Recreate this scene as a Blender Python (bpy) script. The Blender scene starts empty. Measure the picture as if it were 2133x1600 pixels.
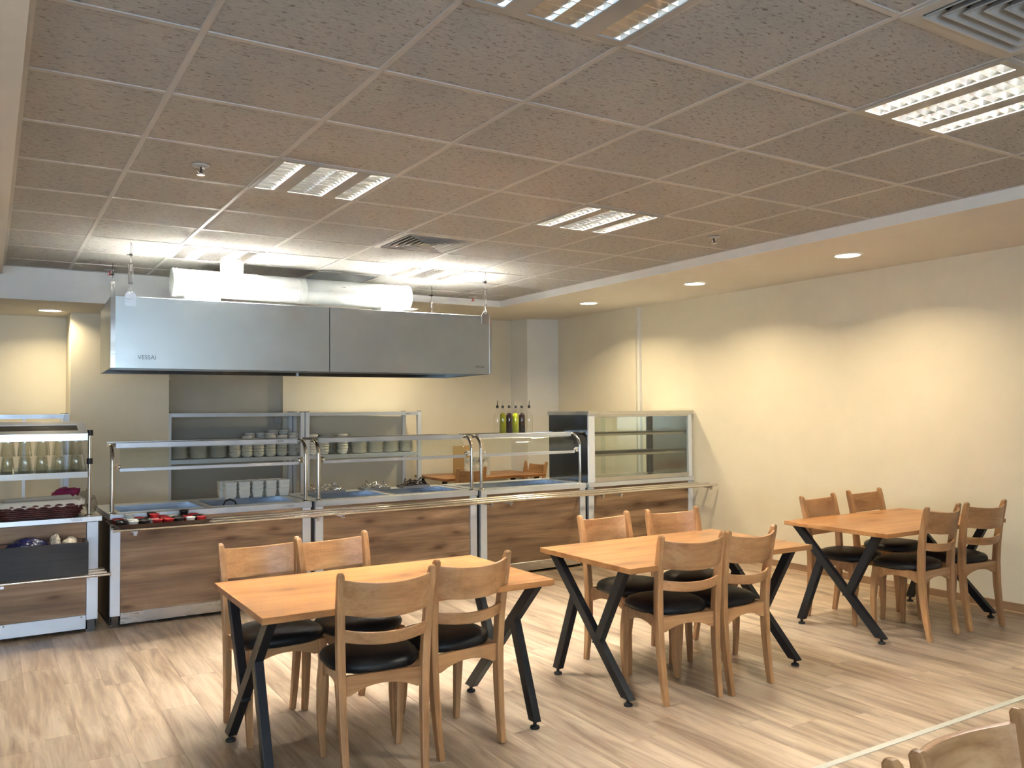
import bpy, bmesh, math, random
from mathutils import Vector, Matrix
random.seed(7)
S = bpy.context.scene
COL = S.collection
PI = math.pi

# ------------------------------------------------------------------ camera
HC = 1.52                                    # eye height
CE = HC + 1.2009                             # ceiling grid height
YAW, PIT, ROL, FPX = .5538, .0314, -.0073, 1764.28
fwd = Vector((math.sin(YAW) * math.cos(PIT), math.cos(YAW) * math.cos(PIT), math.sin(PIT)))
r0 = Vector((math.cos(YAW), -math.sin(YAW), 0)); u0 = r0.cross(fwd)
rr = r0 * math.cos(ROL) + u0 * math.sin(ROL); uu = -r0 * math.sin(ROL) + u0 * math.cos(ROL)
cam = bpy.data.cameras.new('camera'); cam.sensor_width = 36; cam.lens = FPX / 2133 * 36
cam.clip_start = .02
camo = bpy.data.objects.new('camera', cam); COL.objects.link(camo)
camo.matrix_world = Matrix(((rr.x, uu.x, -fwd.x, 0), (rr.y, uu.y, -fwd.y, 0), (rr.z, uu.z, -fwd.z, HC), (0, 0, 0, 1)))
S.camera = camo

# ------------------------------------------------------------------ world, daylight, exposure
W = bpy.data.worlds.new('world'); S.world = W; W.use_nodes = True
W.node_tree.nodes['Background'].inputs[0].default_value = (.55, .72, 1, 1)
W.node_tree.nodes['Background'].inputs[1].default_value = .6
S.view_settings.view_transform = 'Standard'; S.view_settings.look = 'None'
S.view_settings.exposure = 0.0; S.view_settings.gamma = 1; S.view_settings.use_curve_mapping = False
S.cycles.use_denoising = True
S.cycles.max_bounces = 9; S.cycles.diffuse_bounces = 5; S.cycles.glossy_bounces = 5
S.cycles.transparent_max_bounces = 24; S.cycles.transmission_bounces = 6
S.cycles.sample_clamp_indirect = 150; S.cycles.blur_glossy = .6
L_TUBE, L_DOWN, L_DAY = 980.0, 24.5, 290.0
C_TUBE, C_DOWN, C_DAY = (1, .96, .88), (1, .81, .50), (.62, .80, 1)

def area_light(name, loc, rot, sx, sy, power, color, shape='RECTANGLE', spread=PI):
    l = bpy.data.lights.new(name, 'AREA'); l.shape = shape; l.size = sx
    if shape in ('RECTANGLE', 'ELLIPSE'): l.size_y = sy
    l.energy = power; l.color = color; l.spread = spread
    o = bpy.data.objects.new(name, l); COL.objects.link(o); o.location = loc; o.rotation_euler = rot
    return o
# daylight coming in through the windows behind the camera (the windows themselves are built below)
area_light('window_daylight', (-.9, -2.72, 1.55), (PI / 2, 0, 0), 4.8, 1.5, L_DAY, C_DAY)

# ------------------------------------------------------------------ materials
MATS = {}
def nodes_of(name):
    m = bpy.data.materials.new(name); m.use_nodes = True
    nt = m.node_tree; b = nt.nodes['Principled BSDF']
    MATS[name] = m
    return m, nt, b
def nd(nt, t, **kw):
    n = nt.nodes.new(t)
    for k, v in kw.items():
        if k.startswith('i_'):
            key = k[2:]; key = int(key) if key.isdigit() else key.replace('_', ' ')
            n.inputs[key].default_value = v
        else: setattr(n, k, v)
    return n
def lk(nt, a, b): nt.links.new(a, b)
def c4(c): return (c[0], c[1], c[2], 1)
def ramp(nt, stops):
    r = nt.nodes.new('ShaderNodeValToRGB'); e = r.color_ramp.elements
    while len(e) < len(stops): e.new(.5)
    for i, (p, c) in enumerate(stops): e[i].position = p; e[i].color = c4(c) if len(c) == 3 else c
    return r
def plain(name, col, rough=.6, metal=0, spec=.5, noise=0, nscale=30, bump=0, bscale=80):
    m, nt, b = nodes_of(name)
    b.inputs['Base Color'].default_value = c4(col); b.inputs['Roughness'].default_value = rough
    b.inputs['Metallic'].default_value = metal; b.inputs['Specular IOR Level'].default_value = spec
    if noise or bump:
        tc = nd(nt, 'ShaderNodeTexCoord')
    if noise:
        n = nd(nt, 'ShaderNodeTexNoise', i_Scale=nscale, i_Detail=4.0); lk(nt, tc.outputs['Object'], n.inputs['Vector'])
        r = ramp(nt, [(.3, tuple(x * (1 - noise) for x in col)), (.7, tuple(min(1, x * (1 + noise)) for x in col))])
        lk(nt, n.outputs['Fac'], r.inputs[0]); lk(nt, r.outputs[0], b.inputs['Base Color'])
    if bump:
        n = nd(nt, 'ShaderNodeTexNoise', i_Scale=bscale, i_Detail=3.0); lk(nt, tc.outputs['Object'], n.inputs['Vector'])
        bp = nd(nt, 'ShaderNodeBump', i_Strength=bump, i_Distance=.01); lk(nt, n.outputs['Fac'], bp.inputs['Height'])
        lk(nt, bp.outputs[0], b.inputs['Normal'])
    return m
def steel(name, col=(.60, .61, .62), rough=.3, var=.08, stretch=(2, 60, 60), metal=1):
    m, nt, b = nodes_of(name)
    b.inputs['Metallic'].default_value = metal; b.inputs['Base Color'].default_value = c4(col)
    tc = nd(nt, 'ShaderNodeTexCoord'); mp = nd(nt, 'ShaderNodeMapping'); mp.inputs['Scale'].default_value = stretch
    n = nd(nt, 'ShaderNodeTexNoise', i_Scale=3.0, i_Detail=3.0)
    n2 = nd(nt, 'ShaderNodeTexNoise', i_Scale=3.5, i_Detail=4.0)
    lk(nt, tc.outputs['Object'], mp.inputs[0]); lk(nt, mp.outputs[0], n.inputs['Vector']); lk(nt, tc.outputs['Object'], n2.inputs['Vector'])
    a = nd(nt, 'ShaderNodeMath', operation='ADD'); lk(nt, n.outputs['Fac'], a.inputs[0]); lk(nt, n2.outputs['Fac'], a.inputs[1])
    mr = nd(nt, 'ShaderNodeMapRange'); mr.inputs[1].default_value = .6; mr.inputs[2].default_value = 1.4
    mr.inputs[3].default_value = max(.03, rough - var); mr.inputs[4].default_value = rough + var
    lk(nt, a.outputs[0], mr.inputs[0]); lk(nt, mr.outputs[0], b.inputs['Roughness'])
    return m
def wood(name, cols, scale=(1.2, 14, 14), rough=.45, knots=False, rnd=True, bright=.12, spec=.4, contrast=(.3, .5, .7)):
    m, nt, b = nodes_of(name)
    tc = nd(nt, 'ShaderNodeTexCoord'); oi = nd(nt, 'ShaderNodeObjectInfo')
    sc = nd(nt, 'ShaderNodeVectorMath', operation='SCALE'); sc.inputs[0].default_value = (37, 91, 53)
    lk(nt, oi.outputs['Random'], sc.inputs['Scale'])
    ad = nd(nt, 'ShaderNodeVectorMath', operation='ADD'); lk(nt, tc.outputs['Object'], ad.inputs[0])
    if rnd: lk(nt, sc.outputs[0], ad.inputs[1])
    mp = nd(nt, 'ShaderNodeMapping'); mp.inputs['Scale'].default_value = scale; lk(nt, ad.outputs[0], mp.inputs[0])
    n = nd(nt, 'ShaderNodeTexNoise', i_Scale=1.0, i_Detail=6.0, i_Roughness=.6, i_Distortion=.6); lk(nt, mp.outputs[0], n.inputs['Vector'])
    r = ramp(nt, list(zip(contrast, cols))); lk(nt, n.outputs['Fac'], r.inputs[0])
    last = r.outputs[0]
    mp2 = nd(nt, 'ShaderNodeMapping'); mp2.inputs['Scale'].default_value = tuple(s * 7 if s > 5 else s * 2 for s in scale); lk(nt, ad.outputs[0], mp2.inputs[0])
    n2 = nd(nt, 'ShaderNodeTexNoise', i_Scale=1.0, i_Detail=3.0); lk(nt, mp2.outputs[0], n2.inputs['Vector'])
    r2 = ramp(nt, [(.3, (.80, .78, .76)), (.6, (1, 1, 1))]); lk(nt, n2.outputs['Fac'], r2.inputs[0])
    mx = nd(nt, 'ShaderNodeMixRGB', blend_type='MULTIPLY'); mx.inputs[0].default_value = .7
    lk(nt, last, mx.inputs[1]); lk(nt, r2.outputs[0], mx.inputs[2]); last = mx.outputs[0]
    if knots:
        mp3 = nd(nt, 'ShaderNodeMapping'); mp3.inputs['Scale'].default_value = knots; lk(nt, ad.outputs[0], mp3.inputs[0])
        v = nd(nt, 'ShaderNodeTexVoronoi', i_Scale=1.0, voronoi_dimensions='2D')
        sx = nd(nt, 'ShaderNodeSeparateXYZ'); cx = nd(nt, 'ShaderNodeCombineXYZ'); lk(nt, mp3.outputs[0], sx.inputs[0])
        wn = nd(nt, 'ShaderNodeMath', operation='MULTIPLY_ADD'); wn.inputs[1].default_value = .35; lk(nt, n.outputs['Fac'], wn.inputs[0])
        lk(nt, sx.outputs[0], cx.inputs[0]); lk(nt, sx.outputs[2 if knots[1] < knots[2] else 1], wn.inputs[2]); lk(nt, wn.outputs[0], cx.inputs[1]); lk(nt, cx.outputs[0], v.inputs['Vector'])
        r3 = ramp(nt, [(.03, (.30, .23, .20)), (.10, (.72, .66, .62)), (.24, (1, 1, 1))]); lk(nt, v.outputs['Distance'], r3.inputs[0])
        mk = nd(nt, 'ShaderNodeMixRGB', blend_type='MULTIPLY'); mk.inputs[0].default_value = .8
        lk(nt, last, mk.inputs[1]); lk(nt, r3.outputs[0], mk.inputs[2]); last = mk.outputs[0]
    if rnd and bright:
        mr = nd(nt, 'ShaderNodeMapRange'); mr.inputs[3].default_value = 1 - bright; mr.inputs[4].default_value = 1 + bright
        lk(nt, oi.outputs['Random'], mr.inputs[0])
        hv = nd(nt, 'ShaderNodeHueSaturation'); lk(nt, mr.outputs[0], hv.inputs['Value']); lk(nt, last, hv.inputs['Color']); last = hv.outputs[0]
    lk(nt, last, b.inputs['Base Color'])
    b.inputs['Roughness'].default_value = rough; b.inputs['Specular IOR Level'].default_value = spec
    return m
def pane(name, tint=(.93, .96, .95), ior=1.45, rough=0, boost=1.0, edge=.9):
    m = bpy.data.materials.new(name); m.use_nodes = True; nt = m.node_tree; nt.nodes.clear(); MATS[name] = m
    out = nd(nt, 'ShaderNodeOutputMaterial'); t = nd(nt, 'ShaderNodeBsdfTransparent'); t.inputs[0].default_value = c4(tint)
    g = nd(nt, 'ShaderNodeBsdfGlossy'); g.inputs['Roughness'].default_value = rough
    f = nd(nt, 'ShaderNodeLayerWeight'); f.inputs['Blend'].default_value = .5
    p5 = nd(nt, 'ShaderNodeMath', operation='POWER'); p5.inputs[1].default_value = 4.0; lk(nt, f.outputs['Facing'], p5.inputs[0])
    mu = nd(nt, 'ShaderNodeMath', operation='MULTIPLY_ADD', use_clamp=True); mu.inputs[1].default_value = edge; mu.inputs[2].default_value = .045 * boost; lk(nt, p5.outputs[0], mu.inputs[0])
    mx = nd(nt, 'ShaderNodeMixShader'); lk(nt, mu.outputs[0], mx.inputs[0]); lk(nt, t.outputs[0], mx.inputs[1]); lk(nt, g.outputs[0], mx.inputs[2])
    lk(nt, mx.outputs[0], out.inputs[0])
    return m
def emit(name, col, s):
    m, nt, b = nodes_of(name)
    b.inputs['Base Color'].default_value = (.8, .8, .8, 1); b.inputs['Emission Color'].default_value = c4(col); b.inputs['Emission Strength'].default_value = s
    return m

M_wall = plain('wall_paint', (.74, .69, .56), .7, noise=.02, nscale=4, bump=.03, bscale=120)
M_niche = plain('grey_wall_paint', (.44, .43, .38), .7, noise=.03, nscale=4)
M_white = plain('white_plaster', (.74, .74, .72), .7, noise=.015, nscale=5)
M_soffit = plain('soffit_paint', (.64, .61, .56), .7, noise=.015, nscale=5)
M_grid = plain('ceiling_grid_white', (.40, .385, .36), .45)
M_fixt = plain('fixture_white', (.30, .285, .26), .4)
M_black = plain('black_plastic', (.012, .012, .013), .45)
M_blackmetal = plain('black_powder_coat', (.009, .010, .012), .42, spec=.32, noise=.2, nscale=60)
M_leather = plain('black_leatherette', (.008, .0085, .009), .46, spec=.3, bump=.12, bscale=260)
M_steel = steel('brushed_steel')
M_steelv = steel('brushed_steel_upright', (.70, .77, .87), .40, .06, (60, 60, 2), .3)
M_hood = steel('hood_steel', (.50, .545, .545), .34, .07, (1.2, 1.2, 25), .72)
M_duct = steel('galvanised_duct', (.74, .76, .76), .30, .03, (3, 20, 20), .55)
M_galv = steel('galvanised_top', (.85, .86, .86), .45, .08, (3, 20, 20), .25)
M_film = steel('film_covered_steel', (.64, .70, .78), .36, .08, (2, 60, 60), .6)
M_chrome = steel('chrome', (.82, .82, .82), .10, .03)
M_tube = steel('polished_tube', (.70, .68, .65), .16, .05)
M_reflector = steel('louvre_mirror', (.84, .84, .84), .19, .02)
M_traysteel = steel('dull_tray_steel', (.36, .34, .31), .4, .06)
M_dsteel = steel('dark_polished_steel', (.20, .21, .22), .12, .04)
M_mirror = steel('mirror_steel', (.50, .48, .42), .14, .04)
M_basin = steel('basin_steel', (.50, .56, .64), .28, .06)
M_panel = wood('rustic_wood_laminate', [(.135, .082, .050), (.27, .175, .105), (.43, .295, .19)], (1.1, 7, 11), .5, knots=(1.7, .05, 4.8), contrast=(.30, .52, .72))
M_top = wood('oak_table_top', [(.22, .090, .028), (.37, .168, .056), (.47, .245, .098)], (1.1, 9, 9), .36, knots=(1.5, 3.6, .05), contrast=(.25, .5, .75))
M_beech = wood('beech_wood', [(.28, .133, .052), (.39, .205, .088), (.47, .272, .128)], (16, 16, 1.6), .38, bright=.06)
M_beechh = wood('beech_wood_crosswise', [(.28, .133, .052), (.39, .205, .088), (.47, .272, .128)], (1.6, 16, 16), .36, bright=.06)
M_floor = wood('floor_laminate', [(.145, .096, .061), (.345, .252, .172), (.51, .40, .292)], (13, 1.3, 1), .36, bright=.09, spec=.45, contrast=(.28, .46, .64))
M_base = wood('baseboard_wood', [(.20, .12, .07), (.30, .19, .11), (.38, .25, .15)], (14, 1.2, 14), .5)
M_pane = pane('clear_glass_pane')
M_glass = pane('tumbler_glass', (.985, .99, .975), 1.5, .02, 1.6, .5)
M_white_c = plain('white_porcelain', (.70, .69, .64), .18)
M_cream = plain('cream_plastic', (.72, .70, .64), .5)
M_red = plain('red_melamine', (.42, .012, .016), .3)
M_blackc = plain('black_melamine', (.014, .012, .012), .3)
M_tray = plain('brown_tray_plastic', (.05, .028, .022), .4, noise=.2, nscale=80)
M_darkbox = wood('dark_stained_wood', [(.006, .006, .008), (.012, .0125, .016), (.020, .0205, .025)], (1, 3, 40), .5, rnd=False)
M_brownbox = wood('brown_box_inside', [(.14, .06, .03), (.22, .10, .05), (.28, .14, .08)], (2, 10, 10), .5)
M_wicker = plain('dark_red_wicker', (.085, .018, .015), .5, noise=.5, nscale=60)
M_cloth = plain('white_cloth', (.66, .62, .54), .9, bump=.2, bscale=60)
M_purple = plain('crimson_cloth', (.26, .012, .075), .7, noise=.3, nscale=25)
M_bag = plain('blue_foil_bag', (.006, .009, .055), .2, bump=.8, bscale=35)
M_pack = plain('printed_wrapper', (.60, .52, .40), .3, noise=.6, nscale=45, bump=.5, bscale=40)
M_plastic = pane('clear_plastic_bag', (.80, .80, .80), 1.4, .15, 1.6)
M_oil = plain('green_oil', (.38, .40, .02), .12)
M_vinegar = plain('dark_vinegar', (.022, .008, .010), .1)
M_card = plain('cardboard', (.45, .30, .13), .75)
M_cardp = plain('printed_carton', (.50, .50, .44), .6, noise=.35, nscale=14)
M_teal = plain('teal_print', (.12, .30, .34), .6)
M_ink = plain('dark_ink', (.05, .04, .04), .6)
M_etch = plain('etched_logo', (.16, .18, .19), .5, metal=.6)
M_bright = plain('bright_etched_logo', (.70, .70, .68), .5)
M_redbulb = plain('red_bulb', (.6, .02, .01), .3)
M_rubber = plain('black_rubber', (.01, .01, .01), .7)
M_strip = plain('pale_metal_strip', (.47, .47, .40), .45, noise=.05, nscale=20)
M_socket = plain('socket_grey', (.42, .42, .40), .5)
M_tubeon = emit('lit_fluorescent_tube', C_TUBE, L_TUBE)
M_tubehot = emit('lit_kitchen_tube', C_TUBE, L_TUBE * 4.6)
M_tubeoff = plain('unlit_tube', (.75, .74, .70), .3)
M_downl = emit('lit_downlight_diffuser', (1, .86, .62), 9.0)

def tile_mat():
    m, nt, b = nodes_of('fissured_mineral_tile')
    tc = nd(nt, 'ShaderNodeTexCoord'); oi = nd(nt, 'ShaderNodeObjectInfo')
    sc = nd(nt, 'ShaderNodeVectorMath', operation='SCALE'); sc.inputs[0].default_value = (31, 57, 0); lk(nt, oi.outputs['Random'], sc.inputs['Scale'])
    ad = nd(nt, 'ShaderNodeVectorMath', operation='ADD'); lk(nt, tc.outputs['Object'], ad.inputs[0]); lk(nt, sc.outputs[0], ad.inputs[1])
    mp = nd(nt, 'ShaderNodeMapping'); mp.inputs['Scale'].default_value = (34, 105, 1); lk(nt, ad.outputs[0], mp.inputs[0])
    n = nd(nt, 'ShaderNodeTexNoise', i_Scale=1.0, i_Detail=2.5, i_Roughness=.55, i_Distortion=.9); lk(nt, mp.outputs[0], n.inputs['Vector'])
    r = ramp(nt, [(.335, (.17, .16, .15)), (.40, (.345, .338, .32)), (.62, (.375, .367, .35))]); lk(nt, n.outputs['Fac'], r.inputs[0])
    lk(nt, r.outputs[0], b.inputs['Base Color']); b.inputs['Roughness'].default_value = .9; b.inputs['Specular IOR Level'].default_value = .1
    bp = nd(nt, 'ShaderNodeBump', i_Strength=.5, i_Distance=.004); lk(nt, n.outputs['Fac'], bp.inputs['Height']); lk(nt, bp.outputs[0], b.inputs['Normal'])
    return m
M_tile = tile_mat()

# ------------------------------------------------------------------ mesh helpers
class MB:
    def __init__(s): s.v = []; s.f = []; s.sm = []
    def add(s, vs, fs, smooth=False):
        o = len(s.v); s.v += [tuple(v) for v in vs]; s.f += [tuple(i + o for i in f) for f in fs]; s.sm += [smooth] * len(fs); return s
    def box(s, x0, x1, y0, y1, z0, z1, ch=0):
        if ch:                                              # all twelve edges chamfered
            c = ch; vs = []
            for sx, X in ((1, x0), (-1, x1)):
                for sy, Y in ((1, y0), (-1, y1)):
                    for sz, Z in ((1, z0), (-1, z1)):
                        vs += [(X, Y + sy * c, Z + sz * c), (X + sx * c, Y, Z + sz * c), (X + sx * c, Y + sy * c, Z)]
            bm = bmesh.new(); bv = [bm.verts.new(v) for v in vs]
            r = bmesh.ops.convex_hull(bm, input=bv); bmesh.ops.dissolve_limit(bm, angle_limit=.01, verts=bm.verts, edges=bm.edges)
            bm.verts.index_update()
            s.add([v.co[:] for v in bm.verts], [[v.index for v in f.verts] for f in bm.faces]); bm.free(); return s
        v = [(x0, y0, z0), (x1, y0, z0), (x1, y1, z0), (x0, y1, z0), (x0, y0, z1), (x1, y0, z1), (x1, y1, z1), (x0, y1, z1)]
        return s.add(v, [(0, 3, 2, 1), (4, 5, 6, 7), (0, 1, 5, 4), (1, 2, 6, 5), (2, 3, 7, 6), (3, 0, 4, 7)])
    def prism(s, poly, a0, a1, axis='z'):
        n = len(poly)
        f = {'z': lambda p, a: (p[0], p[1], a), 'x': lambda p, a: (a, p[0], p[1]), 'y': lambda p, a: (p[0], a, p[1])}[axis]
        v = [f(p, a0) for p in poly] + [f(p, a1) for p in poly]
        return s.add(v, [tuple(range(n))[::-1], tuple(range(n, 2 * n))] + [(i, (i + 1) % n, n + (i + 1) % n, n + i) for i in range(n)])
    def tube(s, path, r, seg=10, caps=True, closed=False):
        P = [Vector(p) for p in path]; n = len(P); rings = []
        rs = r if isinstance(r, (list, tuple)) else [r] * n
        up = None
        for i in range(n):
            if closed: t = (P[(i + 1) % n] - P[i - 1])
            else: t = P[min(i + 1, n - 1)] - P[max(i - 1, 0)]
            t.normalize()
            if up is None:
                up = Vector((0, 0, 1)) if abs(t.z) < .9 else Vector((1, 0, 0))
            a = t.cross(up); a.normalize(); b = a.cross(t); b.normalize(); up = b
            rings.append([P[i] + (a * math.cos(q) + b * math.sin(q)) * rs[i] for q in [2 * PI * k / seg for k in range(seg)]])
        vs = [v for R in rings for v in R]; fs = []
        for i in range(n if closed else n - 1):
            j = (i + 1) % n
            for k in range(seg): fs.append((i * seg + k, i * seg + (k + 1) % seg, j * seg + (k + 1) % seg, j * seg + k))
        s.add(vs, fs, True)
        if caps and not closed: s.add(rings[0], [tuple(range(seg))]); s.add(rings[-1], [tuple(range(seg))[::-1]])
        return s
    def cyl(s, p0, p1, r, r1=None, seg=16): return s.tube([p0, p1], [r, r if r1 is None else r1], seg)
    def lathe(s, prof, seg=20, c=(0, 0, 0), smooth=True):
        vs = []; fs = []
        for (r, z) in prof:
            for k in range(seg): vs.append((c[0] + r * math.cos(2 * PI * k / seg), c[1] + r * math.sin(2 * PI * k / seg), c[2] + z))
        for i in range(len(prof) - 1):
            for k in range(seg): fs.append((i * seg + k, i * seg + (k + 1) % seg, (i + 1) * seg + (k + 1) % seg, (i + 1) * seg + k))
        return s.add(vs, fs, smooth)
    def sweep(s, rings, smooth=False):
        n = len(rings[0]); vs = [v for R in rings for v in R]; fs = []
        for i in range(len(rings) - 1):
            for k in range(n): fs.append((i * n + k, i * n + (k + 1) % n, (i + 1) * n + (k + 1) % n, (i + 1) * n + k))
        fs.append(tuple(range(n))[::-1]); fs.append(tuple(range((len(rings) - 1) * n, len(rings) * n)))
        return s.add(vs, fs, smooth)
    def mesh(s, name, mat, bevel=0, sharp=True):
        me = bpy.data.meshes.new(name); me.from_pydata(s.v, [], s.f)
        me.polygons.foreach_set('use_smooth', s.sm)
        bm = bmesh.new(); bm.from_mesh(me)
        bmesh.ops.recalc_face_normals(bm, faces=bm.faces)
        if bevel:
            es = [e for e in bm.edges if len(e.link_faces) == 2 and e.calc_face_angle(0) > .6]
            bmesh.ops.bevel(bm, geom=es, offset=bevel, segments=2, profile=.6, affect='EDGES', clamp_overlap=True)
        bm.to_mesh(me); bm.free()
        me.materials.append(mat); return me
    def build(s, name, mat, parent=None, loc=(0, 0, 0), rz=0, bevel=0):
        return link(name, s.mesh(name, mat, bevel), parent, loc, rz)
def link(name, me, parent=None, loc=(0, 0, 0), rz=0):
    o = bpy.data.objects.new(name, me); COL.objects.link(o)
    o.location = loc; o.rotation_euler = (0, 0, rz)
    if parent is not None: o.parent = parent
    return o
def tag(o, label, cat, group=None, kind=None):
    if label: o['label'] = label
    if cat: o['category'] = cat
    if group: o['group'] = group
    if kind: o['kind'] = kind
    return o
def thing(name, label, cat, loc=(0, 0, 0), rz=0, group=None):
    o = bpy.data.objects.new(name, None); COL.objects.link(o); o.empty_display_size = .1
    o.location = loc; o.rotation_euler = (0, 0, rz)
    return tag(o, label, cat, group)
def struct(name, b, mat, label=None, parent=None, bevel=0):
    o = b.build(name, mat, parent, bevel=bevel)
    if parent is None:
        o['kind'] = 'structure'
        if label: o['label'] = label
    return o
def dup(root, loc, rz, label=None, group=None):
    def cp(o, par):
        c = o.copy(); COL.objects.link(c)
        if par is not None: c.parent = par
        for ch in KIDS.get(o.name, []): cp(ch, c)
        return c
    KIDS = {}
    def walk(o):
        KIDS[o.name] = list(o.children)
        for ch in o.children: walk(ch)
    walk(root)
    r = cp(root, None); r.location = loc; r.rotation_euler = (0, 0, rz)
    if label: r['label'] = label
    if group: r['group'] = group
    return r
def text(name, s, size, mat, parent, loc, rot, depth=.0006):
    cu = bpy.data.curves.new(name, 'FONT'); cu.body = s; cu.size = size; cu.extrude = depth; cu.align_x = 'CENTER'; cu.align_y = 'CENTER'
    tmp = bpy.data.objects.new('tmp', cu); COL.objects.link(tmp)
    bpy.context.view_layer.update()
    me = bpy.data.meshes.new_from_object(tmp.evaluated_get(bpy.context.evaluated_depsgraph_get()))
    bpy.data.objects.remove(tmp); me.materials.clear(); me.materials.append(mat)
    o = bpy.data.objects.new(name, me); COL.objects.link(o); o.location = loc; o.rotation_euler = rot
    if parent is not None: o.parent = parent
    return o

# ================================================================== the room
def Xw(y): return 6.585 - .0165 * y                       # right wall, a degree off the ceiling grid
YB0 = -2.6
def zs(x): return 2.655 + max(0, x - 4.78) * .034
fl = MB()
PX0, PX1, PY0, PY1 = -.78, 6.56, 1.1, 6.62
fl.box(-3.6, 6.8, YB0 - .1, 10, -.12, -.008)
fl.box(-3.6, PX0, YB0, 10, -.008, 0); fl.box(PX0, 6.7, YB0, PY0, -.008, 0); fl.box(PX0, 6.7, PY1, 10, -.008, 0)
floor = struct('floor', fl, M_floor, 'pale oak laminate floor laid in long planks')
PW = .193
plank_meshes = {}
def plank_mesh(L):
    L = round(L, 2)
    if L not in plank_meshes:
        b = MB(); c = .0009; w = PW / 2 - .0003; h = L / 2 - .0003
        vs = [(-w, -h, -.008), (w, -h, -.008), (w, h, -.008), (-w, h, -.008), (-w, -h, -c), (w, -h, -c), (w, h, -c), (-w, h, -c),
              (-w + c, -h + c, 0), (w - c, -h + c, 0), (w - c, h - c, 0), (-w + c, h - c, 0)]
        b.add(vs, [(0, 1, 5, 4), (1, 2, 6, 5), (2, 3, 7, 6), (3, 0, 4, 7), (4, 5, 9, 8), (5, 6, 10, 9), (6, 7, 11, 10), (7, 4, 8, 11), (8, 9, 10, 11)])
        plank_meshes[L] = b.mesh('plank', M_floor)
    return plank_meshes[L]
ncol = int(round((PX1 - PX0) / PW))
for i in range(ncol):
    x = PX0 + PW * (i + .5)
    y = PY0
    first = [.45, .98, .72, 1.1, .6, .86, .38][(i * 3) % 7]
    while y < PY1 - .01:
        L = min(first if y == PY0 else 1.24, PY1 - y)
        if PY1 - (y + L) < .2: L = PY1 - y
        link('plank', plank_mesh(L), floor, (x, y + L / 2, 0)); y += L
struct('trim_1', MB().box(PX0, 6.5, 2.392, 2.425, 0, .004, .0012), M_strip, 'thin pale metal joint strip crossing the laminate floor in front of the tables')

# walls
def quad_wall(name, pts, z0, z1, t, mat, label):
    (xa, ya), (xb, yb) = pts
    d = Vector((xb - xa, yb - ya)).normalized(); n = Vector((-d.y, d.x)) * t
    b = MB().prism([(xa, ya), (xb, yb), (xb + n.x, yb + n.y), (xa + n.x, ya + n.y)], z0, z1)
    return struct(name, b, mat, label)
wr = MB()
wr.prism([(Xw(YB0), YB0), (Xw(7.62), 7.62), (Xw(7.62) - .055, 7.62), (Xw(9.2) - .045, 9.2), (Xw(9.2), 10), (6.9, 10), (6.9, YB0)], 0, 2.95)
struct('wall_right', wr, M_wall, 'long beige right-hand wall washed by warm downlights')
struct('trim_2', MB().box(Xw(7.6) - .035, Xw(7.6) - .002, 7.575, 7.615, 0, 2.72), M_white, 'narrow pale vertical trunking strip at the step in the right wall')
struct('wall_back', MB().box(-3.6, .645, 9.29, 9.75, 0, 2.95).prism([(2.83, 9.50), (6.9, 9.60), (6.9, 10), (2.83, 10)], 0, 2.95), M_wall, 'beige back wall behind the serving counters')
struct('wall_niche', MB().box(1.0, 2.95, 9.60, 9.95, 0, 2.95), M_niche, 'grey recessed strip of back wall between two beige sections')
struct('pillar_left', MB().box(.640, 1.50, 8.79, 9.9, 0, 2.95), M_wall, 'broad beige pillar left of the grey recess', bevel=.004)
struct('pillar_right', MB().prism([(5.905, 9.17), (6.6, 9.17), (6.6, 9.9), (5.895, 9.9)], 0, 2.95), M_white, 'pale pillar in the far right corner', bevel=.004)
struct('wall_left', MB().box(-3.6, -3.45, YB0, 10, 0, 2.95), M_wall)
rw = MB(); ZA, ZB_ = .8, 2.3
rw.box(-3.6, 6.9, YB0 - .12, YB0, 0, ZA).box(-3.6, 6.9, YB0 - .12, YB0, ZB_, 2.95).box(-3.6, -3.3, YB0 - .12, YB0, ZA, ZB_).box(1.5, 6.9, YB0 - .12, YB0, ZA, ZB_)
struct('wall_rear', rw, M_wall)
wf = MB()
for k in range(5): wf.box(-3.3 + k * 1.2 - .035, -3.3 + k * 1.2 + .035, YB0 - .08, YB0 - .02, ZA, ZB_)
wf.box(-3.3, 1.5, YB0 - .08, YB0 - .02, ZA, ZA + .06).box(-3.3, 1.5, YB0 - .08, YB0 - .02, ZB_ - .06, ZB_)
struct('window_1', wf, M_white)
bb = MB().prism([(Xw(YB0) - .012, YB0), (Xw(7.57) - .012, 7.57), (Xw(7.57), 7.57), (Xw(YB0), YB0)], 0, .06)
struct('baseboard_right', bb, M_base, 'brown wooden baseboard along the right wall')

# ceiling: slab, soffits, grid, tiles
XL, XR, YF = .085, 4.778, 7.95
struct('ceiling', MB().box(-3.6, 6.9, YB0, 10, CE + .13, CE + .3).box(XL, XR, YB0, -.25, CE, CE + .13), M_white, 'suspended ceiling of square fissured tiles in a white grid')
ceiling = bpy.data.objects['ceiling']
so = MB()
a = [(XR, YB0, 2.655), (Xw(YB0), YB0, 2.719), (Xw(9.7), 9.7, 2.719), (XR, YF, 2.655)]
bq = [(3.3, YF, 2.655), (XR, YF, 2.655), (Xw(9.7), 9.7, 2.719), (3.3, 9.7, 2.700)]
for q in (a, bq):
    so.add([(x, y, z) for x, y, z in q] + [(x, y, 2.9) for x, y, z in q], [(0, 1, 2, 3), (4, 7, 6, 5), (0, 4, 5, 1), (1, 5, 6, 2), (2, 6, 7, 3), (3, 7, 4, 0)])
struct('soffit_right', so, M_soffit, 'beige plaster soffit with round downlights along the right and back walls')
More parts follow.
